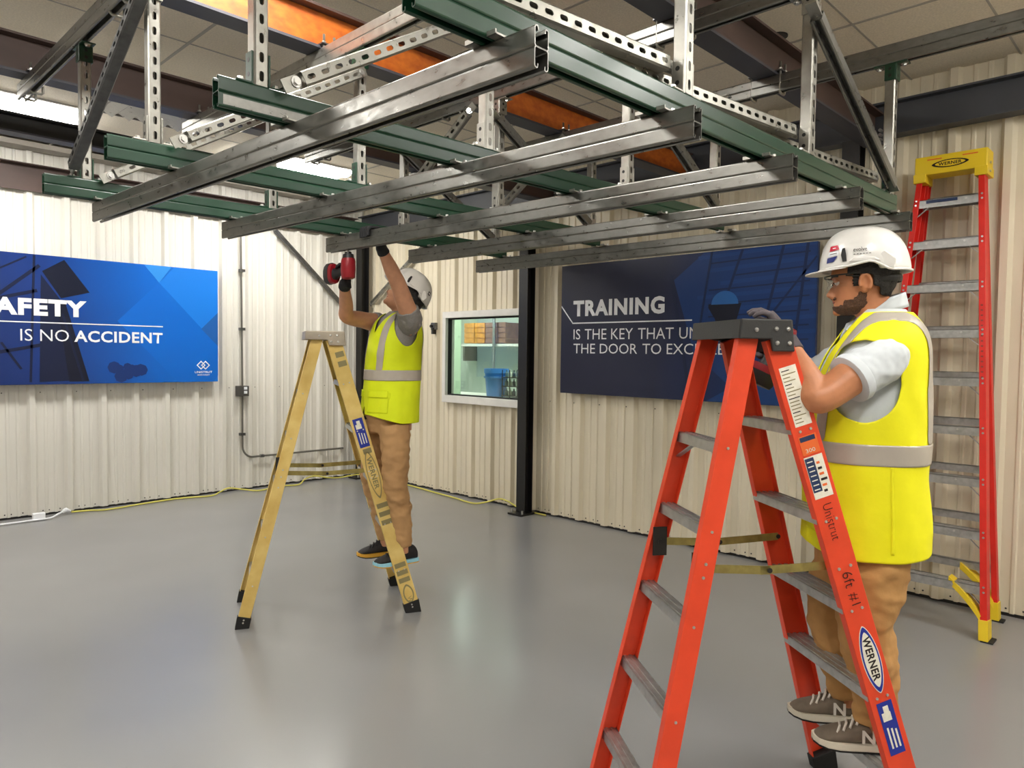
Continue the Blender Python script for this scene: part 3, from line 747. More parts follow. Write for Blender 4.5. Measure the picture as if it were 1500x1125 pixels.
# braces
def brace(p0, p1, n, label, group, m='galv', slots=True, b0=True, b1=True):
    p0, p1 = V(p0), V(p1)
    t = thing('brace_strut', tuple((p0 + p1) / 2), label, 'brace', group)
    mb = MB(); channel(mb, p0, p1, n, slots); mb.build('channel', M[m], t, solid=.0025)
    d = (p1 - p0).normalized(); n = V(n)
    for p, s, on in ((p0, -1, b0), (p1, 1, b1)):
        if not on: continue
        pl = MB(); c = p + d * s * .018
        pl.bar(c - d * .045, c + d * .03, .04, .006, n); 
        g_ = pl.build('hinge_plate', M['galv_light'], t)
        bolt(g_, c + n.normalized() * .004, n, .011)
    return t
xb = 'slotted diagonal brace rising from a post foot along the '
for i in (1, 2, 3):
    y_ = beam_y(i, 1.3) - .045
    brace((1.07, y_, 2.35), (1.80, y_, 2.785), (0, -1, 0), xb + BN[i], 'braces rising along the green struts', 'galv_light')
xd = 'plain diagonal brace dropping to outer post foot on the '
for i in (0, 1, 2, 3):
    y_ = beam_y(i, 3.0) - .045
    e = 3.47 if i == 0 else 3.36
    brace((2.60, y_, 2.78), (e, y_, 2.345), (0.5, 0, 0.85), xd + BN[i], 'braces dropping along the green struts', 'galv')
brace((0.915, 2.70, 2.83), (0.915, 3.56, 2.36), (-1, 0, 0), 'worn dark diagonal brace crossing the end post beside the long fluorescent light', None, 'zinc_dark', b0=False)
for j in (2, 3):
    xx = PX[j] - .05 if j == 2 else 3.36
    brace((xx, 2.92, 2.86), (xx, 3.47, 2.49), (-.8, -.6, 0), 'slotted cross brace on the safety sign side, ' + ('at the third post row' if j == 2 else 'at the post row nearest the training sign'), 'cross braces between green struts', 'galv_light')
# level slotted struts along the front green beam
fl_ = ['level slotted strut running out of view along the front green strut', 'level slotted strut between two front posts above the red stepladder', 'level slotted strut ending at the last front post near the tall ladder']
for k, (x0_, x1_, za, zb_) in enumerate(((0.60, 1.79, 2.352, 2.405), (1.55, 2.63, 2.362, 2.405), (2.28, 3.50, 2.355, 2.395))):
    brace((x0_, 1.215, za), (x1_, 1.160 - .008 * k, zb_), (0, -1, 0), fl_[k], 'level slotted struts', 'galv_light', b0=False)
# wall braces in the corner
brace((4.03, YW - .066, 2.96), (5.0, YW - .066, 2.09), (0, -1, 0), 'plain diagonal wall brace beside the corner column over the white wall', None, 'zinc_dark', slots=False)
brace((XW - .066, 6.30, 2.945), (XW - .066, 7.56, 2.19), (-1, 0, 0), 'slotted diagonal wall brace between window and corner column', None, 'galv_light')
# ------------------------------------------------------------------ ladders
M['red'] = mat('ladder_red', (230, 72, 38), 0.42, var=0.12, scale=9, rvar=0.08)
M['red2'] = mat('ladder_red_deep', (224, 38, 26), 0.42, var=0.1, scale=9)
M['yellow'] = mat('ladder_yellow', (224, 198, 122), 0.5, var=0.14, scale=10, c2=(204, 170, 90))
M['cap_yellow'] = mat('cap_yellow', (240, 206, 40), 0.45)
M['cap_black'] = mat('cap_black', (50, 50, 50), 0.55, bump=.1, bscale=200)
M['cap_alu'] = mat('cap_alu', (178, 168, 152), 0.45, .6, var=.15)
M['sticker_blue'] = flat('sticker_blue', (28, 48, 150), .4)
M['sticker_white'] = mat('sticker_white', (236, 232, 216), .5, var=.1, scale=60)
M['sticker_navy'] = flat('sticker_navy', (34, 52, 90), .4)
M['sticker_orange'] = flat('sticker_orange', (236, 110, 50), .4)
M['sticker_grey'] = flat('sticker_grey', (134, 124, 84), .5)
M['ink'] = flat('ink_black', (30, 14, 12), .6)
class Rail:
    def __init__(s, foot, top, out, w, fl, th=.004):
        s.a, s.b = V(foot), V(top); s.d = (s.b - s.a).normalized()
        s.n = V(out); s.n = (s.n - s.d * s.n.dot(s.d)).normalized(); s.q = s.d.cross(s.n).normalized(); s.w, s.fl, s.th = w, fl, th
    def at(s, z): return s.a + (s.b - s.a) * ((z - s.a.z) / (s.b.z - s.a.z))
    def pt(s, z, q, off=0.0): return s.at(z) + s.q * q + s.n * off
    def build(s, name, m, parent):
        w, f, t_ = s.w / 2, s.fl, s.th
        prof = [(-w, 0), (w, 0), (w, -f), (w - t_, -f), (w - t_, -t_), (-w + t_, -t_), (-w + t_, -f), (-w, -f)]
        rings = [[p + s.q * a + s.n * b for a, b in prof] for p in (s.a, s.b)]
        return MB().loft(rings).build(name, m, parent, bevel=.002)
    def patch(s, z0, z1, q0, q1, m, parent, name='sticker', off=.0006, th=.0005):
        pts = [s.pt(z0, q0, off), s.pt(z0, q1, off), s.pt(z1, q1, off), s.pt(z1, q0, off)]
        return MB().slab(pts, s.n * th).build(name, m, parent)
    def ellipse(s, zc, hz, hq, m, parent, off, name='sticker', pointed=1.35):
        c = s.at(zc); k = hz
        pts = []
        for i in range(32):
            a = 2 * PI * i / 32
            pts.append(c + s.d * k * math.copysign(abs(math.cos(a)) ** 1.0, math.cos(a)) + s.q * hq * math.copysign(abs(math.sin(a)) ** pointed, math.sin(a)) + s.n * off)
        return MB().slab(pts, s.n * .0005).build(name, m, parent)
def label_text(s, rail, z0, h, m, parent, width, sgn, off=.0022, q=0.0, bold=0.0, name='lettering'):
    """text running down the rail starting at height z0, letter tops pointing to sgn*q"""
    o = rail.pt(z0, q, off)
    return lettering(s, o, -rail.d, rail.q * sgn, h, m, parent, width=width, bold=bold, name=name)
def tread(p0, p1, fwd, dep, th, m, parent, name='step', ridges=3):
    """aluminium step from p0 to p1; fwd is the horizontal depth direction"""
    p0, p1, fwd = V(p0), V(p1), V(fwd).normalized()
    prof = []
    n = ridges * 2 + 1
    for i in range(n + 1):
        x_ = -dep / 2 + dep * i / n
        hgt = 0.0 if i % 2 == 0 else -0.003
        prof.append((x_, hgt)); prof.append((x_, -0.003 if i % 2 == 0 else 0.0))
    prof = [(a, b) for a, b in prof] + [(dep / 2, -th), (dep / 2 - .004, -th), (dep / 2 - .004, -.008), (-dep / 2 + .004, -.008), (-dep / 2 + .004, -th), (-dep / 2, -th)]
    rings = [[p + fwd * a + V((0, 0, b)) for a, b in prof] for p in (p0, p1)]
    return MB().loft(rings).build(name, m, parent)
def stepladder(label, group, g, th, s_cap, htop, spread, wf, wr, steps, rears, m, capm, cap, sp_z, webf=.085, webr=.062):
    c_, s_ = math.cos(th), math.sin(th)
    u = V((c_, -s_, 0)); w = V((-s_, -c_, 0)); Z = V((0, 0, 1))
    g = V((*g, 0))                                   # midpoint between the two front feet
    t = thing('stepladder', tuple(g - u * spread / 2), label, 'ladder', group)
    cc = g - u * (spread / 2 - s_cap) + Z * htop      # cap centre (top)
    ch, cw, ct = cap
    R = {}
    for k, s in (('near', 1), ('far', -1)):
        ff = g + w * s * wf / 2; ft = cc + u * .048 + w * s * (cw / 2 - .014) - Z * (ct * .55)
        rf = g - u * spread + w * s * wr / 2; rt = cc - u * .045 + w * s * (cw / 2 - .02) - Z * (ct * .55)
        for nm, a, b, web in (('front', ff, ft, webf), ('rear', rf, rt, webr)):
            a = a + Z * .012
            r = Rail(a, b, w * s, web, .030); R[nm, k] = r
            r.build('front_rail' if nm == 'front' else 'rear_rail', m, t)
            bt = MB(); d = r.d
            prof = [(-web / 2 - .006, .004), (web / 2 + .006, .004), (web / 2 + .006, -.036), (-web / 2 - .006, -.036)]
            bt.loft([[r.at(max(zz, .0)) * 1.0 + r.q * x_ + r.n * y_ + V((0, 0, 0)) for x_, y_ in prof] for zz in (.012, .065)])
            for i_ in range(4): 
                v_ = V(bt.v[i_]); bt.v[i_] = (v_.x, v_.y, 0.0)
            bt.build('foot', M['rubber'], t, bevel=.003)
            for zz in (.035, .05): MB().cyl(r.pt(zz, 0, .004), r.pt(zz, 0, .007), .005, 8).build('rivet', M['bolt'], t)
    for z_ in steps:
        a, b = R['near', ] if False else R['front', 'near'].pt(z_, 0, -.004), R['front', 'far'].pt(z_, 0, -.004)
        st = tread(a, b, u, .082, .03, M['alu'], t)
        for k in ('near', 'far'):
            r = R['front', k]
            for q in (-.018, .018): MB().cyl(r.pt(z_ - .015, q, 0), r.pt(z_ - .015, q, .003), .0045, 8).build('rivet', M['bolt'], st)
    for z_ in rears:
        a, b = R['rear', 'near'].pt(z_, 0, -.004), R['rear', 'far'].pt(z_, 0, -.004)
        st = tread(a, b, (u + Z * .0), .05, .034, M['alu'], t, 'rear_crossbar', 2)
        if z_ == max(rears):
            for k, s in (('near', 1), ('far', -1)):
                p = R['rear', k].pt(z_ - .085, 0, -.012); q_ = (a if s > 0 else b) + ((b - a) * s).normalized() * .10 - Z * .03
                MB().bar(p, q_, .004, .018, u).build('corner_brace', M['alu'], st)
        for k in ('near', 'far'):
            r = R['rear', k]; MB().cyl(r.pt(z_ - .015, 0, 0), r.pt(z_ - .015, 0, .003), .0045, 8).build('rivet', M['bolt'], st)
    for k, s in (('near', 1), ('far', -1)):
        a = R['rear', k].pt(sp_z, 0, -.036); b = R['front', k].pt(sp_z, 0, -.036)
        mid = (a + b) / 2 + V((0, 0, -.012))
        sp = MB(); sp.bar(a, mid, .003, .026, Z); x_ = sp.build('spreader', M['brass'], t)
        sp = MB(); sp.bar(mid - (b - a).normalized() * .03, b, .003, .026, Z); sp.build('spreader', M['brass'], t)
        for p in (a, mid, b): MB().cyl(p - w * s * .005, p + w * s * .006, .008, 10).build('pivot', M['dark_metal'], x_)
        pl = MB(); pl.bar(a - Z * .05, a + Z * .05, .05, .004, w); pl.build('mounting_plate', M['dark_metal'], x_)
        for q in (-.02, .02):
            r = R['front', k]; MB().cyl(r.pt(sp_z, q, 0), r.pt(sp_z, q, .003), .005, 8).build('rivet', M['bolt'], t)
            r = R['rear', k]; MB().cyl(r.pt(sp_z + q, 0, 0), r.pt(sp_z + q, 0, .003), .005, 8).build('rivet', M['bolt'], t)
    # cap: a trough-shaped moulding with stepped cheeks
    P = lambda a, b, c: cc + u * a + w * b + Z * c
    prof = [(-ch, 0), (ch, 0), (ch + .012, -ct), (.022, -ct), (.014, -ct * .62), (-ch - .006, -ct * .62)]
    capo = None
    for s in (1, -1):
        rings = [[P(a, s * (cw / 2 - .006), b) for a, b in prof], [P(a, s * (cw / 2 + .006), b) for a, b in prof]]
        o = MB().loft(rings).build('cap_cheek', capm, t, bevel=.004)
        if s == 1: capo = o
    top = MB()
    for a0, a1 in ((-ch, -ch * .3), (-ch * .22, ch * .30), (ch * .38, ch)):
        top.loft([[P(a, s * (cw / 2), b) for a, b in ((a0, -.001), (a1, -.001), (a1, -.014), (a0, -.014))] for s in (-1, 1)])
    top.loft([[P(a, s * (cw / 2), b) for a, b in ((-ch, -.008), (ch, -.008), (ch, -.018), (-ch, -.018))] for s in (-1, 1)])
    top.loft([[P(a, s * (cw / 2), b) for a, b in ((-ch - .004, -.002), (-ch + .004, -.002), (-ch + .002, -ct * .6), (-ch - .008, -ct * .6))] for s in (-1, 1)])
    top.loft([[P(a, s * (cw / 2), b) for a, b in ((ch - .004, -.002), (ch + .004, -.002), (ch + .012, -ct), (ch + .004, -ct))] for s in (-1, 1)])
    top.build('top_cap', capm, t)
    for a, b in ((-.035, -ct * .34), (.03, -ct * .30), (.068, -ct * .30), (.034, -ct * .74), (.074, -ct * .74)):
        MB().ball(P(a, cw / 2 + .006, b), .007, 10, 6, (1, 1, 1)).build('cap_bolt', M['bolt'], capo)
    return t, R, dict(u=u, w=w, cc=cc, P=P)
# red stepladder: step side towards the worker in the polo shirt
th = math.radians(36)
u_ = V((math.cos(th), -math.sin(th))); w_ = V((-math.sin(th), -math.cos(th)))
g_red = V((2.80, 1.034)) + w_ * .285
RED, RR, RI = stepladder('red fibreglass stepladder with black top, the bearded worker standing on it', 'stepladders', g_red, th, -.072, 1.688, .92, .57, .52,
    [.275, .545, .815, 1.09, 1.365], [.235, .505, .78, 1.06, 1.31], M['red'], M['cap_black'], (.082, .34, .098), .93, webf=.088, webr=.064)
r = RR['front', 'near']; sg = 1 if r.q.dot(RI['u']) > 0 else -1
hq = .030
random.seed(8)
lb = r.patch(1.365, 1.545, -hq * .95, hq * .95, M['sticker_white'], RED)
for k in range(16):
    z_ = 1.535 - k * .0105
    r.patch(z_ - .0028, z_, -hq * .8, -hq * .8 + hq * (0.7 + random.random() * .85), M['sticker_grey'] if k % 4 else M['ink'], lb, 'print_line', .0014, .0003)
lb = r.patch(1.278, 1.335, -hq, hq, M['sticker_orange'], RED)
r.patch(1.318, 1.332, -hq * .9, hq * .8, M['sticker_navy'], lb, 'print_line', .0014, .0003)
label_text('300lb', r, 1.308, .016, M['sticker_white'], lb, .0001 + .05, sg, q=0) if False else lettering('300', r.pt(1.284, -sg * hq * .6, .002), r.q * sg, r.d, .012, M['sticker_white'], lb, width=.032)
lb = r.patch(1.145, 1.272, -hq * 1.05, hq * 1.05, M['sticker_white'], RED)
r.patch(1.165, 1.268, -sg * hq * 1.0, 0, M['sticker_navy'], lb, 'print_block', .0014, .0003)
for k in range(7): r.patch(1.255 - k * .014, 1.258 - k * .014, -sg * hq * .85, -sg * hq * .2, M['sticker_white'], lb, 'print_line', .002, .0003)
for k in range(6): r.patch(1.245 - k * .017, 1.252 - k * .017, sg * hq * .15, sg * hq * (.5 + .4 * random.random()), M['ink'] if k % 2 else M['sticker_orange'], lb, 'print_line', .002, .0003)
label_text('Unistrut', r, 1.125, .030, M['ink'], RED, .115, sg, q=-sg * .015, bold=-.015, name='handwriting')
label_text('6ft #1', r, .915, .034, M['ink'], RED, .105, sg, q=-sg * .016, bold=-.012, name='handwriting')
lb = r.ellipse(.645, .108, .031, M['sticker_white'], RED, .0006)
r.ellipse(.645, .104, .0285, M['sticker_blue'], lb, .0012, 'oval')
r.ellipse(.645, .088, .0235, M['sticker_white'], lb, .0018, 'oval')
label_text('WERNER', r, .715, .026, M['ink'], lb, .140, sg, .0026, q=-sg * .013, bold=.03)
def worker_sticker(r, z0, z1, parent, sg, hq=.026):
    lb = r.patch(z0, z1, -hq, hq, M['sticker_blue'], parent)
    L = z1 - z0
    r.patch(z1 - L * .24, z1 - L * .08, -hq * .35, hq * .35, M['sticker_white'], lb, 'figure_head', .0014, .0003)
    r.patch(z1 - L * .36, z1 - L * .20, -hq * .7, hq * .45, M['sticker_white'], lb, 'figure_body', .0016, .0003)
    for k in range(3):
        q = sg * hq * (.55 - .5 * k)
        r.patch(z0 + L * .12, z0 + L * (.46 + .03 * k), q - .003, q + .003, M['sticker_white'], lb, 'print_line', .0014, .0003)
    return lb
worker_sticker(r, .355, .515, RED, sg)
# yellow stepladder
th = math.radians(26)
u_ = V((math.cos(th), -math.sin(th))); w_ = V((-math.sin(th), -math.cos(th)))
g_yel = V((2.67, 3.42)) - w_ * .28
YEL, YR, YI = stepladder('worn yellow stepladder with pale metal top under the worker with the drill', 'stepladders', g_yel, th, -.025, 1.695, .975, .56, .50,
    [.275, .56, .84, 1.12, 1.40], [.25, .52, .80, 1.08, 1.34], M['yellow'], M['cap_alu'], (.108, .30, .085), .865, webf=.088, webr=.066)
r = YR['front', 'near']; sg = 1 if r.q.dot(YI['u']) > 0 else -1
for z_ in (1.555, 1.50): r.patch(z_ - .016, z_ + .016, -sg * .015, sg * .035, M['sticker_grey'], YEL, 'grey_band')
worker_sticker(r, 1.005, 1.175, YEL, sg, .03)
r.patch(.965, .995, -.02, .03, M['sticker_grey'], YEL, 'grey_band')
lb = r.ellipse(.84, .15, .034, M['sticker_grey'], YEL, .0006)
r.ellipse(.84, .135, .029, M['yellow'], lb, .0012, 'oval')
label_text('WERNER', r, .945, .030, M['sticker_grey'], lb, .20, sg, .002, q=-sg * .015, bold=.03)
for z_ in (.655, .605, .555, .29, .245, .20): r.patch(z_ - .014, z_ + .014, -.034, .034, M['sticker_grey'], YEL, 'grey_band')
lb = r.ellipse(.115, .06, .032, M['sticker_grey'], YEL, .0006)
r.ellipse(.115, .048, .024, M['yellow'], lb, .0012, 'oval')
lettering('W', r.pt(.10, -.012, .002), -r.d, r.q * sg, .024, M['sticker_grey'], lb)
# tall folded stepladder leaning on the right wall
t = thing('stepladder', (4.8, 1.2, 0), 'tall red folded stepladder with yellow top leaning against the cream wall', 'ladder', 'stepladders')
yc_ = 1.205
fr = {}
for k, s in (('right', -1), ('left', 1)):
    a = V((4.72, yc_ + s * .353, .03)); b = V((5.09, yc_ + s * .178, 2.76))
    r = Rail(a, b, (0, s, 0), .085, .034); fr[k] = r; r.build('front_rail', M['red2'], t)
    a2 = V((5.135, yc_ + s * .325, .03)); b2 = V((5.165, yc_ + s * .165, 2.74))
    r2 = Rail(a2, b2, (0, s, 0), .055, .03); fr['r' + k] = r2; r2.build('rear_rail', M['red2'], t)
    for rr, wd in ((r, .085), (r2, .055)):
        bt = MB(); prof = [(-wd / 2 - .006, .006), (wd / 2 + .006, .006), (wd / 2 + .006, -.042), (-wd / 2 - .006, -.042)]
        bt.loft([[rr.at(zz) + rr.q * x_ + rr.n * y_ for x_, y_ in prof] for zz in (.012, .115)])
        for i_ in range(4): v_ = V(bt.v[i_]); bt.v[i_] = (v_.x, v_.y, .006)
        bo = bt.build('foot', M['cap_yellow'], t, bevel=.004)
        p_ = rr.at(.03); MB().bb((p_.x - wd / 2 - .008, p_.y - .03, 0), (p_.x + wd / 2 + .008, p_.y + .03, .008)).build('sole', M['rubber'], bo)
    # curved yellow foot gusset
    for rr in (r, r2):
        p0 = rr.pt(.10, 0, -.02); p2 = rr.pt(.30, 0, 0) + V((0, -s * .19, 0)); p1 = rr.pt(.22, 0, -.05) + V((0, -s * .02, 0))
        gb = MB(); rings = []
        for i_ in range(9):
            q = i_ / 8; c = p0 * (1 - q) ** 2 + p1 * 2 * q * (1 - q) + p2 * q * q
            wv = .036 + .016 * math.sin(PI * q)
            rings.append([c + V((dx, 0, dz)) for dx, dz in ((-wv, -.020), (wv, -.020), (wv, .020), (-wv, .020))])
        gb.loft(rings).build('foot_gusset', M['cap_yellow'], t)
for i_, z_ in enumerate((.30, .60, .895, 1.185, 1.47, 1.755, 2.035, 2.305, 2.565)):
    a, b = fr['right'].pt(z_, 0, -.004), fr['left'].pt(z_, 0, -.004)
    st = tread(a, b, (1, 0, 0), .085, .05, M['alu'], t)
    for s_, p, rr in ((-1, a, fr['right']), (1, b, fr['left'])):
        q0 = rr.pt(z_ - .10, 0, -.03); q1 = p + V((0, -s_ * .10, -.03))
        MB().bar(q0 + V((-.03, 0, 0)), q1 + V((-.03, 0, 0)), .003, .016, (1, 0, 0)).build('knee_brace', M['alu'], st)
        for q in (-.014, .014): MB().cyl(rr.at(z_ - .015 + q) - rr.q * 0 + V((-.044, 0, 0)) - rr.n * .015, rr.at(z_ - .015 + q) + V((-.047, 0, 0)) - rr.n * .015, .006, 8).build('rivet', M['bolt'], st)
    for q in (.25, .75):
        p = a.lerp(b, q); MB().cyl(p + V((-.0425, 0, -.017)), p + V((-.046, 0, -.017)), .006, 8).build('rivet', M['bolt'], st)
    a, b = fr['rright'].pt(z_ + .03, 0, -.004), fr['rleft'].pt(z_ + .03, 0, -.004)
    rc = tread(a, b, (1, 0, 0), .035, .045, M['alu'], t, 'rear_crossbar', 2)
    if i_ == 8:
        lb = MB().slab([V((5.018 - .0, yy, zz)) for yy, zz in ((1.155, 2.541), (1.325, 2.541), (1.325, 2.559), (1.155, 2.559))], (-.0008, 0, 0)); lb.build('sticker', M['sticker_navy'], st)
capb = MB()
capb.loft([[(5.03 + a, y_, b) for a, b in ((0, 2.835), (.15, 2.835), (.15, 2.72), (0, 2.72))] for y_ in (1.01, 1.40)])
co = capb.build('top_cap', M['cap_yellow'], t, bevel=.006)
for s, (ya, yb_) in ((1, (1.335, 1.405)), (-1, (1.005, 1.075))):
    MB().bb((5.025, ya, 2.675), (5.185, yb_, 2.73)).build('cap_cheek', M['cap_yellow'], co, bevel=.004)
el = lambda hy, hz, x_: MB().slab([V((x_, 1.205 + hy * math.cos(2 * PI * k / 28), 2.775 + hz * math.copysign(abs(math.sin(2 * PI * k / 28)) ** 1.3, math.sin(2 * PI * k / 28)))) for k in range(28)], (-.0006, 0, 0))
el(.10, .024, 5.0285).build('sticker', M['ink'], co); el(.082, .018, 5.0275).build('oval', M['cap_yellow'], co)
lettering('WERNER', (5.0265, 1.268, 2.765), (0, -1, 0), (0, 0, 1), .020, M['ink'], co, width=.126, bold=.03)
for a, b in ((1.25, 1.33), (1.06, 1.14)): MB().bb((5.0275, a, 2.808), (5.0295, b, 2.814)).build('print_line', M['sticker_orange'], co)
for y_ in (1.02, 1.02):
    pass
for z_ in (2.70, 2.75): MB().cyl((5.07, 1.004, z_), (5.07, .998, z_), .008, 8).build('rivet', M['bolt'], co); 
r = fr['right']; pf = flat('print_fade', (150, 60, 50))
for k in range(15):      # worn, unreadable print down the rail
    z_ = 1.90 - .030 * k; p = r.at(z_) + V((-.0436, .012, 0))
    MB().slab([p, p + V((0, .012, 0)), p + V((0, .012, -.017)), p + V((0, 0, -.017))], (-.0005, 0, 0)).build('print_line', pf, t)
# ------------------------------------------------------------------ people
def remeshed(mb, voxel, smooth=6, name='body', wr=0.0, wsc=9.0, wst=(1, 1, 1)):
    me = mb.mesh('tmp'); o = bpy.data.objects.new('tmp', me)
    m = o.modifiers.new('r', 'REMESH'); m.mode = 'VOXEL'; m.voxel_size = voxel
    s = o.modifiers.new('s', 'SMOOTH'); s.iterations = smooth; s.factor = 0.5
    r = baked(o); r.name = name
    bpy.data.objects.remove(o); bpy.data.meshes.remove(me)
    if wr:
        nrm = [v.normal.copy() for v in r.vertices]
        for v, nv_ in zip(r.vertices, nrm):
            c = v.co.copy(); q = V((c.x * wst[0], c.y * wst[1], c.z * wst[2])) * wsc
            v.co = c + nv_ * wr * (noise.noise(q) + 0.5 * noise.noise(q * 2.1))
    return r
def even(o, it=8):
    """even out the cut edges of a cloth or hair patch"""
    bm = bmesh.new(); bm.from_mesh(o.data)
    for _ in range(it):
        nw = {}
        for v in bm.verts:
            nb = [e.other_vert(v).co for e in v.link_edges if e.is_boundary]
            if len(nb) == 2: nw[v] = v.co * .5 + (nb[0] + nb[1]) * .25
        for v, c in nw.items(): v.co = c
    bm.to_mesh(o.data); bm.free(); return o
def limb(mb, pts, rad, n=16, seg=6, flat=1.0, ref=None):
    P = spline(pts, seg); m = len(pts) - 1; R = []
    for i in range(len(P)):
        q = i / seg; k = min(int(q), m - 1); u = q - k; u = u * u * (3 - 2 * u)
        R.append(rad[k] * (1 - u) + rad[k + 1] * u)
    mb.tube(P, R, n, True, flat, ref)
    return mb
class Frame:
    def __init__(s, o, F, L, Z): s.o, s.F, s.L, s.Z = V(o), V(F).normalized(), V(L).normalized(), V(Z).normalized()
    def __call__(s, f, l, z): return s.o + s.F * f + s.L * l + s.Z * z
    def dir(s, f, l, z): return s.F * f + s.L * l + s.Z * z
def person_frame(x, y, deg):
    a = math.radians(deg); F = V((-math.cos(a), math.sin(a), 0)); L = V((-F.y, F.x, 0))
    return Frame((x, y, 0), F, L, (0, 0, 1))
def sp(c, e): return math.copysign(abs(c) ** e, c)
class Torso:
    def __init__(s, fr, keys): s.fr, s.k = fr, keys
    def key(s, z):
        K = s.k
        if z <= K[0][0]: return K[0]
        for i in range(len(K) - 1):
            if K[i][0] <= z <= K[i + 1][0]:
                t = (z - K[i][0]) / (K[i + 1][0] - K[i][0])
                p = K[max(i - 1, 0)]; a, b = K[i], K[i + 1]; n = K[min(i + 2, len(K) - 1)]
                r = [z]
                for j in range(1, len(a)):
                    m0 = (b[j] - p[j]) / max(1e-6, b[0] - p[0]) * (b[0] - a[0]); m1 = (n[j] - a[j]) / max(1e-6, n[0] - a[0]) * (b[0] - a[0])
                    r.append((2 * t ** 3 - 3 * t * t + 1) * a[j] + (t ** 3 - 2 * t * t + t) * m0 + (-2 * t ** 3 + 3 * t * t) * b[j] + (t ** 3 - t * t) * m1)
                return r
        return K[-1]
    def fl(s, z, u, off=0.0, e=0.85):
        _, f, l, a, b = s.key(z)
        return f + (a + off) * sp(math.cos(u), e), l + (b + off) * sp(math.sin(u), e)
    def patch(s, z0, z1, nz, nu, off, keep, wr=0.0, ws=7.0, u0=0.0, u1=2 * PI, zf=None):
        """surface grid where keep(f, l, z, u) holds"""
        mb = MB(); idx = {}; full = abs(u1 - u0 - 2 * PI) < 1e-6
        grid = []
        for i in range(nz + 1):
            row = []
            for j in range(nu + 1):
                u = u0 + (u1 - u0) * j / nu; z = z0 + (z1 - z0) * i / nz
                zz = zf(z, u) if zf else z
                f, l = s.fl(zz, u, off)
                p = s.fr(f, l, zz)
                if wr:
                    q = V((f * ws, l * ws, zz * ws * .6)); w = wr * (noise.noise(q) + .5 * noise.noise(q * 2.3))
                    f2, l2 = s.fl(zz, u, off + w); p = s.fr(f2, l2, zz)
                row.append((p, f, l, zz, u))
            grid.append(row)
        def vid(i, j):
            if full: j %= nu
            if (i, j) not in idx: idx[i, j] = len(mb.v); mb.v.append(tuple(grid[i][j][0]))
            return idx[i, j]
        for i in range(nz):
            for j in range(nu):
                a, c = grid[i][j], grid[i + 1][j + 1]
                if keep is None or keep((a[1] + c[1]) / 2, (a[2] + c[2]) / 2, (a[3] + c[3]) / 2, (a[4] + c[4]) / 2):
                    mb.f.append((vid(i, j), vid(i, j + 1), vid(i + 1, j + 1), vid(i + 1, j)))
        return mb
HK = [(0.0, .058, .000, .020), (0.008, .078, -.02, .034), (0.025, .086, -.045, .048), (0.045, .083, -.062, .056), (0.070, .086, -.076, .062), (0.095, .086, -.088, .067), (0.110, .082, -.094, .069), (0.126, .092, -.098, .072), (0.150, .091, -.100, .074), (0.180, .078, -.095, .071), (0.205, .052, -.075, .058), (0.222, .02, -.04, .03), (0.228, -.005, -.015, .008)]
class Head(Torso):
    def __init__(s, fr):
        s.fr = fr; s.k = [(z, (a + b) / 2, 0, (a - b) / 2, w) for z, a, b, w in HK]
def head_shape(mb, hf):
    h = Head(hf)
    rings = [[hf(*(h.fl(z, 2 * PI * j / 28, 0, .9)), z) for j in range(28)] for z in [.228 * i / 40 for i in range(41)]]
    mb.loft(rings)
    nose = [(.112, .080, .005), (.100, .090, .008), (.085, .101, .010), (.072, .110, .014), (.064, .108, .017), (.056, .092, .015)]
    mb.loft([[hf(.060, -w * 1.2, z), hf(f - .012, -w, z), hf(f, -w * .35, z), hf(f, w * .35, z), hf(f - .012, w, z), hf(.060, w * 1.2, z)] for z, f, w in nose])
    for s in (-1, 1): mb.ball(hf(.089, s * .013, .060), .0085, 8, 6)
    mb.ball(hf(.078, 0, .048), .011, 10, 6, (1, 2.0, .55), Matrix((hf.F, hf.L, hf.Z)).transposed())
    mb.ball(hf(.077, 0, .038), .0115, 10, 6, (1, 1.8, .6), Matrix((hf.F, hf.L, hf.Z)).transposed())
    mb.ball(hf(.076, 0, .012), .016, 10, 6)
    for s in (-1, 1):
        MX = Matrix((hf.F, hf.L, hf.Z)).transposed()
        mb.ball(hf(-.006, s * .070, .096), .030, 12, 8, (.62, .30, 1.05), MX)
        mb.tube([hf(-.006 + .017 * math.cos(a), s * .083, .098 + .028 * math.sin(a)) for a in [(-30 + 22 * k) * PI / 180 for k in range(13)]], .0062, 8)
        mb.ball(hf(.03, s * .052, .088), .020, 10, 6, (1, .6, .8), MX)
        mb.ball(hf(.074, s * .030, .126), .013, 8, 6, (.8, 1.6, .6), MX)
    return h
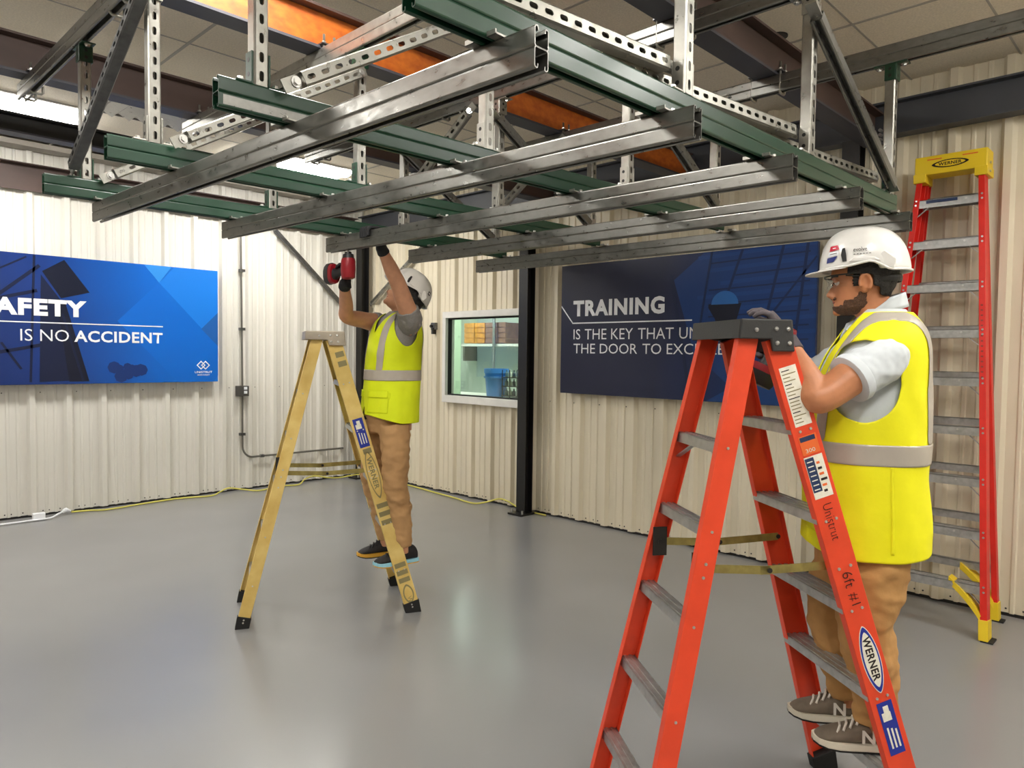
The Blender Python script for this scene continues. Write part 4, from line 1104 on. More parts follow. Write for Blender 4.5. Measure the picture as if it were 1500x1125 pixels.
def hand_shape(mb, w, d, n, curl, side, spread=.10, thumb_out=.6, finger_r=.0092, fl=1.0, fingers=True):
    """w wrist, d towards the knuckles, n palm side, side the thumb direction (unit)"""
    w, d, n = V(w), V(d).normalized(), V(n); n = (n - d * n.dot(d)).normalized(); t = d.cross(n).normalized()
    if t.dot(V(side)) < 0: t = -t
    ring = lambda c, a, b: [c + t * a * sp(math.cos(2 * PI * k / 14), .8) + n * b * sp(math.sin(2 * PI * k / 14), .8) for k in range(14)]
    mb.loft([ring(w - d * .03, .029, .023), ring(w, .028, .021), ring(w + d * .035, .036, .020), ring(w + d * .07, .042, .017), ring(w + d * .092, .041, .013)])
    for k, (o_, ln) in enumerate(() if not fingers else ((.031, .070), (.0105, .078), (-.0105, .073), (-.031, .058))):
        p = w + d * .085 + t * o_; dr = (d + t * o_ * spread * 20 * .3).normalized(); pts = [p - dr * .02, p]; nn = n
        seg = [.44, .32, .24]; cu = curl[k] if isinstance(curl[0], (list, tuple)) else curl
        for q in range(3):
            a = cu[q]; dn = (dr * math.cos(a) + nn * math.sin(a)).normalized(); nn = (nn * math.cos(a) - dr * math.sin(a)).normalized(); dr = dn
            p = p + dr * ln * fl * seg[q]; pts.append(p)
        mb.tube(pts, [finger_r, finger_r, finger_r * .97, finger_r * .92, finger_r * .78], 10)
    p0 = w + d * .022 + t * .026; dt = (d * .75 + t * thumb_out + n * .35).normalized(); p1 = p0 + dt * .040; dt2 = (d * .85 + t * thumb_out * .35 + n * .55).normalized()
    p2 = p1 + dt2 * .030; p3 = p2 + (d * .9 + n * .5).normalized() * .024
    mb.tube([p0 - dt * .015, p0, p1, p2, p3], [.013, .013, .0115, .0105, .0085], 10)
    return mb
def shoe(parent, fr, f0, l0, z0, length, yaw, up_m, sole_m, lace_m, mark=None, name='shoe', out=1, mid_m=None):
    a = math.radians(yaw); F = fr.F * math.cos(a) + fr.L * math.sin(a); Lv = fr.L * math.cos(a) - fr.F * math.sin(a)
    s = Frame(fr(f0, l0, z0), F, Lv, (0, 0, 1))      # origin: heel on the ground
    prof = [(0.00, .024, .052), (.03, .034, .075), (.10, .037, .088), (.22, .038, .098), (.34, .039, .100), (.46, .041, .084), (.60, .045, .066), (.74, .047, .054), (.86, .043, .046), (.95, .032, .036), (1.0, .012, .024)]
    rings = []
    for x_, w_, h_ in prof:
        ring = []
        for k in range(16):
            t_ = 2 * PI * k / 16; y_ = w_ * sp(math.cos(t_), .75); zz = math.sin(t_)
            top = h_; z_ = .016 + (top - .016) * (.5 + .5 * sp(zz, .8))
            if zz > 0: y_ *= 1 - .45 * zz * zz
            ring.append(s(x_ * length, y_, z_ * 1.25))
        rings.append(ring)
    t = MB().loft(rings).build(name, up_m, parent, smooth=True)
    m = t.modifiers.new('sub', 'SUBSURF'); m.levels = 1; m.render_levels = 2
    so = MB(); lo, hi = [], []
    out_ = [(x_, w_ + .002) for x_, w_, _ in prof]
    loop = [(x_ * length * 1.02 - .004, w_) for x_, w_ in out_] + [(x_ * length * 1.02 - .004, -w_) for x_, w_ in reversed(out_)]
    toe = lambda x_: .012 * max(0, (x_ / length - .75) / .25) ** 2
    so.loft([[s(x_, y_ * .96, toe(x_)) for x_, y_ in loop], [s(x_, y_, .010 + toe(x_)) for x_, y_ in loop], [s(x_, y_ * .97, .026 + toe(x_) * .8) for x_, y_ in loop]])
    so.build('sole', sole_m, t)
    if mid_m:
        so = MB(); so.loft([[s(x_, y_ * .97, -.0005 + toe(x_)) for x_, y_ in loop], [s(x_, y_ * .99, .006 + toe(x_)) for x_, y_ in loop]]); so.build('outsole', mid_m, t)
    for k in range(5):
        x_ = .40 + .07 * k; h_ = .096 - .0095 * k
        MB().tube([s(x_ * length - .014, -.030, h_ * 1.25 - .018), s(x_ * length + .006, -.013, h_ * 1.25 + .001), s(x_ * length + .012, .013, h_ * 1.25 + .001), s(x_ * length + .026, .031, h_ * 1.25 - .020)], .0042, 6).build('lace', lace_m, t)
    MB().tube(spline([s(.37 * length, .0, .100), s(.33 * length, .03, .125), s(.42 * length, .035, .112), s(.40 * length, .0, .101), s(.34 * length, -.03, .122), s(.43 * length, -.03, .108), s(.40 * length, 0, .100)], 5), .0026, 6).build('lace_bow', lace_m, t)
    if mark:
        lettering(mark, s(.44 * length, out * .0475, .034), -s.F if out > 0 else s.F, (s.Z - s.L * out * .08), .044, lace_m, t, bold=.03, align=.5)
    return t
def helmet(parent, hf, shell_m, strap_m, marks):
    """hard hat in the head frame: short peak, deeper back"""
    def zb(u):   # lower edge
        c = math.cos(u)
        if c > .35: return .150
        if c > -.15: return .150 + (.35 - c) / .5 * .012
        return .162 - (min(1.0, (-.15 - c) / .35)) * .030
    nu, nv = 64, 18; g = MB(); rings = []
    for i in range(nv + 1):
        t = i / nv; ring = []
        for j in range(nu):
            u = 2 * PI * j / nu; z0 = zb(u); ztop = .288
            a = t * PI / 2
            rr = math.cos(a) ** .72; z = z0 + (ztop - z0) * math.sin(a) ** .95
            A = .128 if math.cos(u) > 0 else .150
            f, l = A * rr * math.cos(u), .122 * rr * math.sin(u)
            rid = .004 * max(0, 1 - abs(l) / .016) * (1 if i > 5 else 0)
            ring.append(hf(f, l, z + rid))
        rings.append(ring)
    g.loft(rings, caps=False); 
    o = g.build('hard_hat', shell_m, parent, smooth=True, solid=.004, off=-1)
    # rolled lower rim and peak
    rim = MB(); rim.tube([hf((.130 if math.cos(u) > 0 else .152) * math.cos(u), .124 * math.sin(u), zb(u) + .002) for u in [2 * PI * j / 64 for j in range(65)]], .0042, 6, False); rim.build('rim', shell_m, o, smooth=True)
    pk = MB(); n = 20; inn, outr = [], []
    for j in range(n + 1):
        u = -1.15 + 2.3 * j / n
        inn.append((.122 * math.cos(u), .118 * math.sin(u), .152)); k = math.cos(u * PI / 2 / 1.15) ** .6 if abs(u) < 1.149 else 0
        outr.append((.128 * math.cos(u) + .046 * k, .124 * math.sin(u), .150 - .006 * k))
    pk.loft([[hf(*p) for p in inn], [hf(*p) for p in outr], [hf(p[0], p[1], p[2] - .004) for p in outr], [hf(p[0], p[1], p[2] - .004) for p in inn]], caps=False, closed=False)
    pk.build('peak', shell_m, o, smooth=True)
    for s in (-1, 1):
        sd = MB(); sd.loft([[hf(f, s * l, z) for f, z in ((-.03, .175), (.03, .178), (.045, .165), (-.05, .162))] for l in (.105, .1235)]); sd.build('side_ridge', shell_m, o, bevel=.003)
        bk = MB(); bk.loft([[hf(f, s * l, z) for f, z in ((-.062, .195), (-.035, .175), (-.048, .140), (-.088, .136), (-.095, .165))] for l in (.085, .112)]); bk.build('rear_guard', shell_m, o, bevel=.004)
        vc = MB(); vc.loft([[hf(f, s * l, z) for f, z in ((.050, .168), (.062, .168), (.066, .190), (.062, .210), (.054, .212), (.051, .190))] for l in (.094, .112)]); vc.build('accessory_clip', strap_m, o)
    st = MB(); st.tube([hf(-.095 * math.cos(u) - .025, .080 * math.sin(u), .112) for u in [-1.3 + 2.6 * j / 16 for j in range(17)]], .013, 8, True, .35, tuple(hf.Z)); st.build('suspension_band', strap_m, o)
    return o
def on_hat(hf, f, z, s=1, off=.003):
    """point on the side of the shell"""
    t = max(0.0, min(.98, (z - .155) / (.288 - .155))); a = math.asin(t ** (1 / .95)); rr = math.cos(a) ** .72
    A = .128 if f > 0 else .150
    q = max(0.0, 1 - (f / (A * rr)) ** 2)
    return hf(f, s * (.122 * rr * math.sqrt(q) + off), z)
def hat_patch(hf, pts, m, parent, s=1, off=.0022, name='sticker'):
    # fine grid over a quad given by 4 (f,z) corners
    g = MB(); n = 6; a, b, c, d = pts
    rows = []
    for i in range(n + 1):
        r_ = []
        for j in range(n + 1):
            x0 = a[0] + (b[0] - a[0]) * j / n; y0_ = a[1] + (b[1] - a[1]) * j / n; x1 = d[0] + (c[0] - d[0]) * j / n; y1_ = d[1] + (c[1] - d[1]) * j / n
            f = x0 + (x1 - x0) * i / n; z = y0_ + (y1_ - y0_) * i / n
            r_.append(on_hat(hf, f, z, s, off))
        rows.append(r_)
    return MB.loft(g, rows, False, False).build(name, m, parent, solid=.0004)
def hat_text(hf, txt, f, z, h, w, m, parent, s=1):
    me = text_mesh(txt, 'lettering', .0)
    xs = [v.co.x for v in me.vertices]; ys = [v.co.y for v in me.vertices]
    for v in me.vertices:
        a = (v.co.x - min(xs)) / (max(xs) - min(xs)) * w; b = (v.co.y - min(ys)) / (max(ys) - min(ys)) * h
        v.co = on_hat(hf, f - a, z + b, s, .0045)
    return put('lettering', me, m, parent)
# materials for people
M['skin1'] = mat('skin_tan', (198, 132, 92), .5, var=.10, scale=30, bump=.05, bscale=200)
M['skin2'] = mat('skin_fair', (208, 152, 118), .5, var=.10, scale=30, bump=.05, bscale=200)
M['hair'] = mat('hair_black', (24, 20, 18), .55, var=.4, scale=80, bump=.6, bscale=160)
M['beard'] = mat('beard_brown', (58, 40, 30), .7, var=.5, scale=420, c2=(112, 76, 54), bump=.6, bscale=260)
M['polo'] = mat('polo_grey', (206, 212, 216), .8, var=.05, scale=30, bump=.05, bscale=300)
M['tee'] = mat('tee_grey', (140, 136, 132), .85, var=.12, scale=120)
M['vest1'] = mat('vest_yellow', (246, 240, 8), .7, var=.04, scale=12, bump=.3, bscale=14)
M['vest2'] = mat('vest_lime', (226, 240, 8), .7, var=.05, scale=12, bump=.3, bscale=14)
M['reflective'] = mat('reflective_tape', (186, 178, 166), .4, .15, var=.06, scale=20)
M['khaki1'] = mat('khaki', (186, 140, 84), .85, var=.10, scale=14, bump=.1, bscale=90)
M['khaki2'] = mat('khaki_light', (190, 148, 100), .85, var=.10, scale=14, bump=.1, bscale=90)
M['glove_grey'] = mat('glove_grey', (92, 84, 88), .8, var=.15, scale=60)
M['glove_black'] = mat('glove_black', (34, 34, 36), .8, var=.2, scale=60)
M['hat_white'] = mat('hat_white', (238, 236, 232), .3, coat=.3)
M['hat_grey'] = mat('hat_offwhite', (220, 216, 208), .35, coat=.2)
M['suede'] = mat('suede_grey', (120, 108, 94), .85, var=.14, scale=40)
M['sole_white'] = mat('sole_white', (222, 214, 196), .6)
M['lace'] = mat('lace_white', (222, 216, 206), .7)
M['shoe_black'] = mat('knit_black', (40, 38, 38), .8, var=.3, scale=60)
M['sole_teal'] = mat('sole_teal', (150, 206, 224), .5)
M['sole_yellow'] = mat('sole_yellow', (214, 160, 52), .5)
M['drill_red'] = mat('tool_red', (140, 18, 30), .4)
M['eye'] = flat('eye_white', (220, 214, 208), .2)
cg = bpy.data.materials.new('clear_lens'); cg.use_nodes = True; nt = cg.node_tree
for n_ in list(nt.nodes): nt.nodes.remove(n_)
out = nt.nodes.new('ShaderNodeOutputMaterial'); mx = nt.nodes.new('ShaderNodeMixShader'); tr = nt.nodes.new('ShaderNodeBsdfTransparent'); gl = nt.nodes.new('ShaderNodeBsdfGlossy'); fr_ = glancing(nt, .45)
tr.inputs[0].default_value = (0.93, 0.94, 0.94, 1); gl.inputs[1].default_value = 0.03; 
nt.links.new(fr_.outputs[0], mx.inputs[0]); nt.links.new(tr.outputs[0], mx.inputs[1]); nt.links.new(gl.outputs[0], mx.inputs[2]); nt.links.new(mx.outputs[0], out.inputs[0])
def drill(label, fr, m_red, scale=1.0, with_bit=True):
    """cordless drill in frame fr: origin at the handle top, F = nose direction, Z = up from battery to body"""
    t = thing('cordless_drill', tuple(fr.o), label, 'drill')
    k = scale
    def ring(f, r, zc=0.0, sq=.85): return [fr(f * k, r * k * sp(math.cos(2 * PI * j / 16), sq), (zc + r * 1.05 * sp(math.sin(2 * PI * j / 16), sq)) * k) for j in range(16)]
    MB().loft([ring(-.070, .026), ring(-.064, .036), ring(-.02, .039), ring(.03, .038), ring(.045, .034)]).build('motor_housing', m_red, t, smooth=True, auto=40)
    MB().loft([ring(.045, .031), ring(.068, .028), ring(.072, .018), ring(.082, .016)]).build('chuck', M['black_plastic'], t, smooth=True, auto=40)
    if with_bit: MB().cyl(fr(.08 * k, 0, 0), fr(.094 * k, 0, 0), .0045 * k, 8).build('bit', M['galv_light'], t)
    def hr(z, f, a, b): return [fr((f + a * sp(math.cos(2 * PI * j / 14), .8)) * k, b * k * sp(math.sin(2 * PI * j / 14), .8), z * k) for j in range(14)]
    MB().loft([hr(-.02, -.012, .026, .019), hr(-.06, -.018, .022, .017), hr(-.11, -.026, .024, .018), hr(-.125, -.028, .034, .026)]).build('handle', M['black_plastic'], t, smooth=True, auto=40)
    MB().loft([hr(-.045, .014, .010, .006), hr(-.072, .010, .008, .006)]).build('trigger', m_red, t)
    MB().loft([hr(-.125, -.025, .055, .036), hr(-.145, -.024, .060, .038), hr(-.150, -.024, .060, .038)]).build('battery_mount', m_red, t, smooth=True, auto=30)
    b = MB().loft([hr(-.150, -.022, .062, .039), hr(-.185, -.022, .062, .039), hr(-.198, -.022, .056, .034)]).build('battery', M['black_plastic'], t, smooth=True, auto=30)
    MB().loft([hr(-.158, -.022, .0635, .0205), hr(-.178, -.022, .0635, .0205)]).build('battery_badge', M['zinc_dark'], b)
    return t
def vest_part(parent, ts, z0, z1, m, keep, stripes, rm, hem=None, wr=.006):
    o = even(ts.patch(z0, z1, 150, 220, .0, keep, wr, 7.0, zf=hem).build('safety_vest', m, parent, smooth=True, solid=.003, off=1), 14)
    for k, (za, zb_, kp) in enumerate(stripes):
        full = lambda f, l, z, u, kp=kp: keep(f, l, z, u) and (kp is None or kp(f, l, z, u))
        even(ts.patch(za, zb_, max(6, int((zb_ - za) / .006)), 220, .0055, full, wr, 7.0).build('reflective_stripe', rm, o, smooth=True, solid=.001), 10)
    return o
# ---------------------------------------------------------- worker on the red ladder
P = person_frame(2.571, .847, 52)
W1 = thing('person', (2.571, .847, .275), 'person in bright yellow vest, pale polo, khakis and white hard hat on the red ladder', 'person')
a = math.radians(67); HF1 = V((-math.cos(a), math.sin(a), 0)); HL1 = V((-HF1.y, HF1.x, 0)); pt = math.radians(-3)
hf1 = Frame(P(.015, .0, 1.722), HF1 * math.cos(pt) + V((0, 0, 1)) * math.sin(pt), HL1, V((0, 0, 1)) * math.cos(pt) - HF1 * math.sin(pt))
PT = person_frame(2.571, .847, 60); PT.o = PT.o + PT.F * .012
T1 = Torso(PT, [(.93, -.030, 0, .195, .205), (1.04, -.028, 0, .190, .200), (1.20, -.022, 0, .186, .194), (1.36, -.022, 0, .186, .194), (1.48, -.030, 0, .174, .195), (1.57, -.042, 0, .155, .198), (1.63, -.052, 0, .134, .192), (1.675, -.060, 0, .112, .158), (1.715, -.062, 0, .088, .106), (1.745, -.055, 0, .073, .078)])
S1 = Torso(PT, [(z, f + .012, l, a_ * .82, b * .90) for z, f, l, a_, b in T1.k[:4]] + [(z, f + .004, l, a_ * .88, b * .88) for z, f, l, a_, b in T1.k[4:8]] + [(z, f, l, a_ * .90, b * .88) for z, f, l, a_, b in T1.k[8:]])
bm_ = MB(); H1 = head_shape(bm_, hf1)
limb(bm_, [hf1(-.030, 0, .07), hf1(-.032, 0, .01), P(-.040, 0, 1.68), P(-.045, 0, 1.60)], [.054, .054, .058, .075], 18)
shL, elL, wrL = P(.0, .170, 1.575), P(.222, .245, 1.447), P(.285, .150, 1.608)
limb(bm_, [P(-.02, .10, 1.60), shL, shL.lerp(elL, .5) + V((0, 0, .004)), elL, elL.lerp(wrL, .32), wrL], [.055, .060, .056, .049, .045, .030], 16)
shR, elR, wrR = P(.0, -.170, 1.575), P(.165, -.235, 1.43), P(.272, -.150, 1.575)
limb(bm_, [P(-.02, -.10, 1.60), shR, shR.lerp(elR, .5), elR, elR.lerp(wrR, .32), wrR], [.055, .060, .054, .046, .043, .030], 16)
limb(bm_, [P(-.045, 0, 1.62), P(-.02, 0, 1.40), P(-.02, 0, 1.15), P(-.03, 0, .95)], [.11, .135, .125, .13], 18)
nearleg = [P(-.025, .085, .97), P(-.010, .105, .84), P(.012, .105, .70), P(-.018, .10, .56), P(-.040, .09, .375)]
farleg = [P(-.02, -.085, .97), P(.015, -.10, .84), P(.050, -.105, .69), P(.022, -.10, .54), P(-.015, -.095, .375)]
for lg_ in (nearleg, farleg): limb(bm_, lg_[:-1] + [lg_[-1] - V((0, 0, .04))], [.075, .07, .055, .05, .036], 14)
put('body', remeshed(bm_, .0048, 5), M['skin1'], W1, smooth=True)
pm = MB()
limb(pm, [P(-.028, 0, 1.10), P(-.028, 0, 1.00), P(-.026, 0, .90)], [.150, .155, .135], 20)
limb(pm, nearleg, [.105, .100, .086, .080, .064], 18); limb(pm, farleg, [.105, .100, .086, .078, .062], 18)
put('trousers', remeshed(pm, .0065, 8, 'trousers', .010, 13, (1, 1, 1.5)), M['khaki1'], W1, smooth=True)
# polo shirt, sleeves and collar
shirt = S1.patch(1.0, 1.735, 60, 80, 0, None, .004).build('polo_shirt', M['polo'], W1, smooth=True)
for s, sh_, el_ in ((1, shL, elL), (-1, shR, elR)):
    m_ = MB(); c0 = P(-.03, s * .11, 1.602); e_ = sh_.lerp(el_, .52)
    limb(m_, [c0, sh_ - V((0, 0, .004)), sh_.lerp(el_, .3), e_], [.056, .068, .073, .074], 22)
    sl_ = put('sleeve', remeshed(m_, .005, 4, 'sleeve', .006, 22), M['polo'], shirt, smooth=True)
    d_ = (el_ - sh_).normalized()
    MB().tube([e_ - d_ * .022, e_ - d_ * .016, e_ + d_ * .006, e_ + d_ * .008], [.0775, .080, .079, .074], 24).build('cuff', M['polo'], sl_, smooth=True, auto=40)
cl_ = MB(); rings = []
for i_ in range(5):
    q = i_ / 4; ring = []
    for j in range(33):
        u = .30 + (2 * PI - .60) * j / 32; k_ = math.cos(u)
        rr = .069 + .012 * q; z_ = 1.722 + .022 * (1 - k_) - .050 * max(0, k_) + (.030 * (1 - q) if True else 0)
        ring.append(P(-.046 + (rr + .016 * max(0, k_)) * math.cos(u), (rr + .004) * math.sin(u), z_ - .018 * q))
    rings.append(ring)
cl_.loft(rings, caps=False, closed=False).build('collar', M['polo'], shirt, smooth=True, solid=.003)
for s in (-1, 1): MB().slab([P(.030, s * .020, 1.700), P(.058, s * .010, 1.668), P(.064, s * .050, 1.640), P(.040, s * .062, 1.690)], P.dir(.004, 0, .003)).build('collar_point', M['polo'], shirt)
def keep1(f, l, z, u):
    c = math.cos(u)
    if c > 0 and z > 1.47 and abs(l) < .012 + (z - 1.47) * .20: return False
    if (f - .026) ** 2 / .104 ** 2 + (z - 1.500) ** 2 / .130 ** 2 < 1 and abs(math.sin(u)) > .35 and abs(l) > .10: return False
    if c > 0 and z < 1.47 and abs(l) < .0025: return False
    return True
strap = lambda f, l, z, u: .095 < abs(l) < .138 and z > 1.30
v1 = vest_part(W1, T1, .93, 1.722, M['vest1'], keep1, [(1.235, 1.302, None), (1.295, 1.722, strap)], M['reflective'], hem=lambda z, u: z + (.93 + .02 * math.cos(u) ** 2 - .93) * max(0, 1 - (z - .93) / .12), wr=.010)
for l0, l1 in ((.055, .165), (-.165, -.055)):
    kp = lambda f, l, z, u, a=l0, b=l1: math.cos(u) > 0 and a < l < b
    T1.patch(1.00, 1.16, 24, 160, .005, kp, .007).build('pocket', M['vest1'], v1, smooth=True, solid=.002)
    T1.patch(1.135, 1.168, 8, 160, .009, kp, .007).build('pocket_flap', M['vest1'], v1, smooth=True, solid=.002)
T1.patch(.96, 1.235, 40, 300, .0045, lambda f, l, z, u: abs(u - 1.72) < .018, .007).build('side_seam', M['vest1'], v1, smooth=True, solid=.0015)
# hair, beard, glasses and hat
hairm = H1.patch(.050, .20, 60, 140, .014, lambda f, l, z, u: (f < -.020 and z > .085 - .02 * (f < -.05) and not (f > -.03 and z < .125)) or (f < .045 and z > .128) or (f < -.05 and z > .056), .004, 40).build('hair', M['hair'], W1, smooth=True, solid=.006, off=0); even(hairm, 10)
for s in (-1, 1): H1.patch(.090, .135, 14, 140, .003, lambda f, l, z, u, s=s: .010 < f < .030 and l * s > 0, .002, 60).build('sideburn', M['hair'], hairm, smooth=True, solid=.003)
def beard_keep(f, l, z, u):
    q = .004 * noise.noise(V((f, l, z)) * 140); f += q; z += q
    return f > -.010 and (z < .029 or (f < .058 and z < .047 + max(0, (.028 - f)) * 1.25) or (f > .05 and .052 < z < .060 and abs(l) < .028)) and not (f > .068 and .032 < z < .052)
even(H1.patch(.0, .105, 70, 200, .0022, beard_keep, .002, 90).build('beard', M['beard'], W1, smooth=True, solid=.003, off=0), 2)
MB().tube([hf1(.083, -.020, .0535), hf1(.0895, -.009, .0565), hf1(.0905, 0, .0565), hf1(.0895, .009, .0565), hf1(.083, .020, .0535)], .0042, 6).build('moustache', M['beard'], W1, smooth=True)
for s in (-1, 1):
    MB().tube([hf1(.089, s * .014, .128), hf1(.088, s * .030, .131), hf1(.074, s * .050, .127)], [.004, .0045, .003], 6).build('eyebrow', M['hair'], W1)
    e_ = MB().ball(hf1(.074, s * .031, .109), .0115, 12, 8).build('eye', M['eye'], W1, smooth=True)
    MB().ball(hf1(.0835, s * .032, .107), .0045, 8, 6).build('iris', M['ink'], e_)
    MB().ball(hf1(.0755, s * .031, .112), .0122, 12, 8, (1, 1, .75)).build('eyelid', M['skin1'], e_, smooth=True)
MB().ball(hf1(.0835, 0, .044), .008, 10, 6, (.8, 2.2, .6), Matrix((hf1.F, hf1.L, hf1.Z)).transposed()).build('lips', mat('lip', (150, 84, 72), .5), W1, smooth=True)
gls = H1.patch(.090, .130, 8, 60, .020, lambda f, l, z, u: f > .045 and abs(l) > .008, 0).build('safety_glasses', cg, W1, smooth=True)
H1.patch(.127, .132, 2, 60, .0215, lambda f, l, z, u: f > .040, 0).build('brow_bar', M['dark_metal'], gls, solid=.001)
for s in (-1, 1): MB().tube([hf1(.052, s * .078, .126), hf1(.02, s * .078, .122), hf1(-.012, s * .077, .118)], .0022, 6).build('temple_arm', M['dark_metal'], gls)
hat = helmet(W1, hf1, M['hat_white'], M['black_plastic'], 1)
hat_patch(hf1, [(.098, .208), (.070, .210), (.074, .226), (.094, .225)], flat('hat_red', (200, 30, 60)), hat)
hat_patch(hf1, [(.089, .2155), (.080, .216), (.080, .2185), (.089, .2182)], M['text_white'], hat, 1, .0030, 'print_line')
hat_patch(hf1, [(.104, .190), (.074, .192), (.071, .207), (.099, .205)], M['text_white'], hat, 1, .0024)
hat_patch(hf1, [(.098, .197), (.078, .198), (.078, .200), (.098, .199)], M['ink'], hat, 1, .0032, 'print_line')
hat_patch(hf1, [(.108, .170), (.088, .172), (.076, .189), (.105, .187)], flat('hat_blue', (24, 40, 120)), hat)
hat_text(hf1, 'evolve', .030, .196, .014, .040, M['ink'], hat)
for k in range(6): hat_patch(hf1, [(.030 - k * .009, .187), (.024 - k * .009, .187), (.024 - k * .009, .189), (.030 - k * .009, .189)], M['dark_metal'], hat, 1, .0025, 'print_line')
# gloves and drill
gm_ = MB(); hd = (P(.345, .150, 1.735) - wrL)
hand_shape(gm_, wrL + hd.normalized() * .035, P.dir(.42, -.02, .62), P.dir(.85, -.25, -.52), [(.62, .50, .42), (.55, .52, .46), (.60, .55, .46), (.70, .55, .5)], P.dir(0, -1, .1), .12)
limb(gm_, [wrL.lerp(elL, .12), wrL, wrL + hd.normalized() * .03], [.036, .034, .031], 14)
gl1 = put('glove', remeshed(gm_, .0034, 3, 'glove'), M['glove_grey'], W1, smooth=True)
DF = Frame(P(.262, -.150, 1.665), P.dir(.90, .05, .42), P.dir(-.05, 1, 0), P.dir(-.42, 0, .90))
drill('red and black cordless drill held behind the top of the red ladder', DF, M['drill_red'], 1.0, False)
gm_ = MB()
hand_shape(gm_, DF(-.085, -.034, -.062), DF.dir(1, -.08, -.05), DF.dir(-.05, 1, 0), [(.75, .9, .6), (.8, .95, .6), (.85, .95, .6), (.9, .95, .6)], DF.dir(0, 0, 1), .05)
limb(gm_, [wrR.lerp(elR, .12), wrR.lerp(DF(-.10, -.034, -.06), .5), DF(-.085, -.034, -.062)], [.036, .034, .029], 14)
put('glove', remeshed(gm_, .0034, 3, 'glove'), M['glove_grey'], W1, smooth=True)
shoe(W1, P, -.135, .085, .276, .29, -2, M['suede'], M['sole_white'], M['lace'], 'N', out=1, mid_m=M['rubber'])
shoe(W1, P, -.105, -.095, .276, .29, -4, M['suede'], M['sole_white'], M['lace'], 'N', out=1, mid_m=M['rubber'])
# ---------------------------------------------------------- worker on the yellow ladder
Q = person_frame(2.70, 3.60, 12)
W2 = thing('person', (2.70, 3.60, .275), 'person in lime vest and grey hard hat reaching up with drill on yellow ladder', 'person')
pt = math.radians(36); HFq = Q.F * math.cos(.15) + Q.L * math.sin(-.15); HLq = V((-HFq.y, HFq.x, 0))
hf2 = Frame(Q(.005, .01, 1.905) , HFq * math.cos(pt) + V((0, 0, 1)) * math.sin(pt), HLq, V((0, 0, 1)) * math.cos(pt) - HFq * math.sin(pt))
hf2.o = Q(-.005, .01, 1.905) - hf2.Z * .095
T2 = Torso(Q, [(1.15, .078, 0, .170, .180), (1.25, .072, 0, .164, .176), (1.45, .057, 0, .160, .176), (1.58, .046, 0, .154, .180), (1.68, .035, 0, .142, .184), (1.75, .025, 0, .122, .178), (1.79, .015, 0, .100, .148), (1.815, .005, 0, .085, .105), (1.83, .0, 0, .072, .080)])
S2 = Torso(Q, [(z, f, l, a_ * .90, b * .93) for z, f, l, a_, b in T2.k])
bm_ = MB(); H2 = head_shape(bm_, hf2)
limb(bm_, [hf2(-.030, 0, .07), hf2(-.036, 0, .02), Q(-.005, 0, 1.80), Q(.0, 0, 1.70)], [.054, .055, .060, .075], 18)
shL, elL, wrL = Q(.030, .195, 1.765), Q(.150, .275, 1.965), Q(.295, .375, 2.140)
limb(bm_, [Q(.02, .11, 1.72), shL, shL.lerp(elL, .5), elL, elL.lerp(wrL, .35), wrL], [.07, .062, .053, .046, .043, .029], 16)
shR, elR, wrR = Q(.075, -.195, 1.755), Q(.300, -.130, 1.790), Q(.405, .095, 1.975)
limb(bm_, [Q(.03, -.11, 1.72), shR, shR.lerp(elR, .5), elR, elR.lerp(wrR, .32), wrR], [.07, .062, .052, .046, .042, .029], 16)
limb(bm_, [Q(.02, 0, 1.75), Q(.05, 0, 1.55), Q(.06, 0, 1.30), Q(.07, 0, 1.10)], [.10, .13, .12, .13], 18)
nearleg = [Q(.085, .085, 1.14), Q(.082, .10, .98), Q(.080, .10, .80), Q(.045, .095, .62), Q(.020, .085, .385)]
farleg = [Q(.10, -.095, 1.14), Q(.125, -.11, .98), Q(.130, -.12, .79), Q(.075, -.13, .60), Q(.03, -.135, .385)]
for lg_ in (nearleg, farleg): limb(bm_, lg_[:-1] + [lg_[-1] - V((0, 0, .04))], [.075, .07, .055, .05, .036], 14)
put('body', remeshed(bm_, .0052, 5), M['skin2'], W2, smooth=True)
pm = MB()
limb(pm, [Q(.075, 0, 1.28), Q(.080, 0, 1.18), Q(.085, 0, 1.08)], [.138, .142, .125], 20)
limb(pm, nearleg, [.096, .090, .076, .069, .058], 18); limb(pm, farleg, [.096, .090, .076, .069, .056], 18)
put('trousers', remeshed(pm, .0070, 8, 'trousers', .010, 13, (1, 1, 1.5)), M['khaki2'], W2, smooth=True)
shirt = S2.patch(1.2, 1.825, 50, 70, 0, None, .004).build('t_shirt', M['tee'], W2, smooth=True)
for s, sh_, el_ in ((1, shL, elL), (-1, shR, elR)):
    m_ = MB(); c0 = Q(.02, s * .12, 1.715); e_ = sh_.lerp(el_, .30 if s > 0 else .12)
    limb(m_, [c0, sh_.lerp(c0, .3), sh_, e_], [.066, .068, .070, .066], 22)
    put('sleeve', remeshed(m_, .0055, 4, 'sleeve', .005, 22), M['tee'], shirt, smooth=True)
def keep2(f, l, z, u):
    c = math.cos(u)
    if c > 0 and z > 1.68 and abs(l) < (z - 1.68) * .5: return False
    if (f - .045) ** 2 / .070 ** 2 + (z - 1.715) ** 2 / .105 ** 2 < 1 and abs(math.sin(u)) > .35 and abs(l) > .10: return False
    if c > 0 and z < 1.26 and abs(l) < (1.26 - z) * .30: return False
    if c > 0 and abs(l) < .0025: return False
    return True
strap2 = lambda f, l, z, u: .085 < abs(l) < .132 and z > 1.46
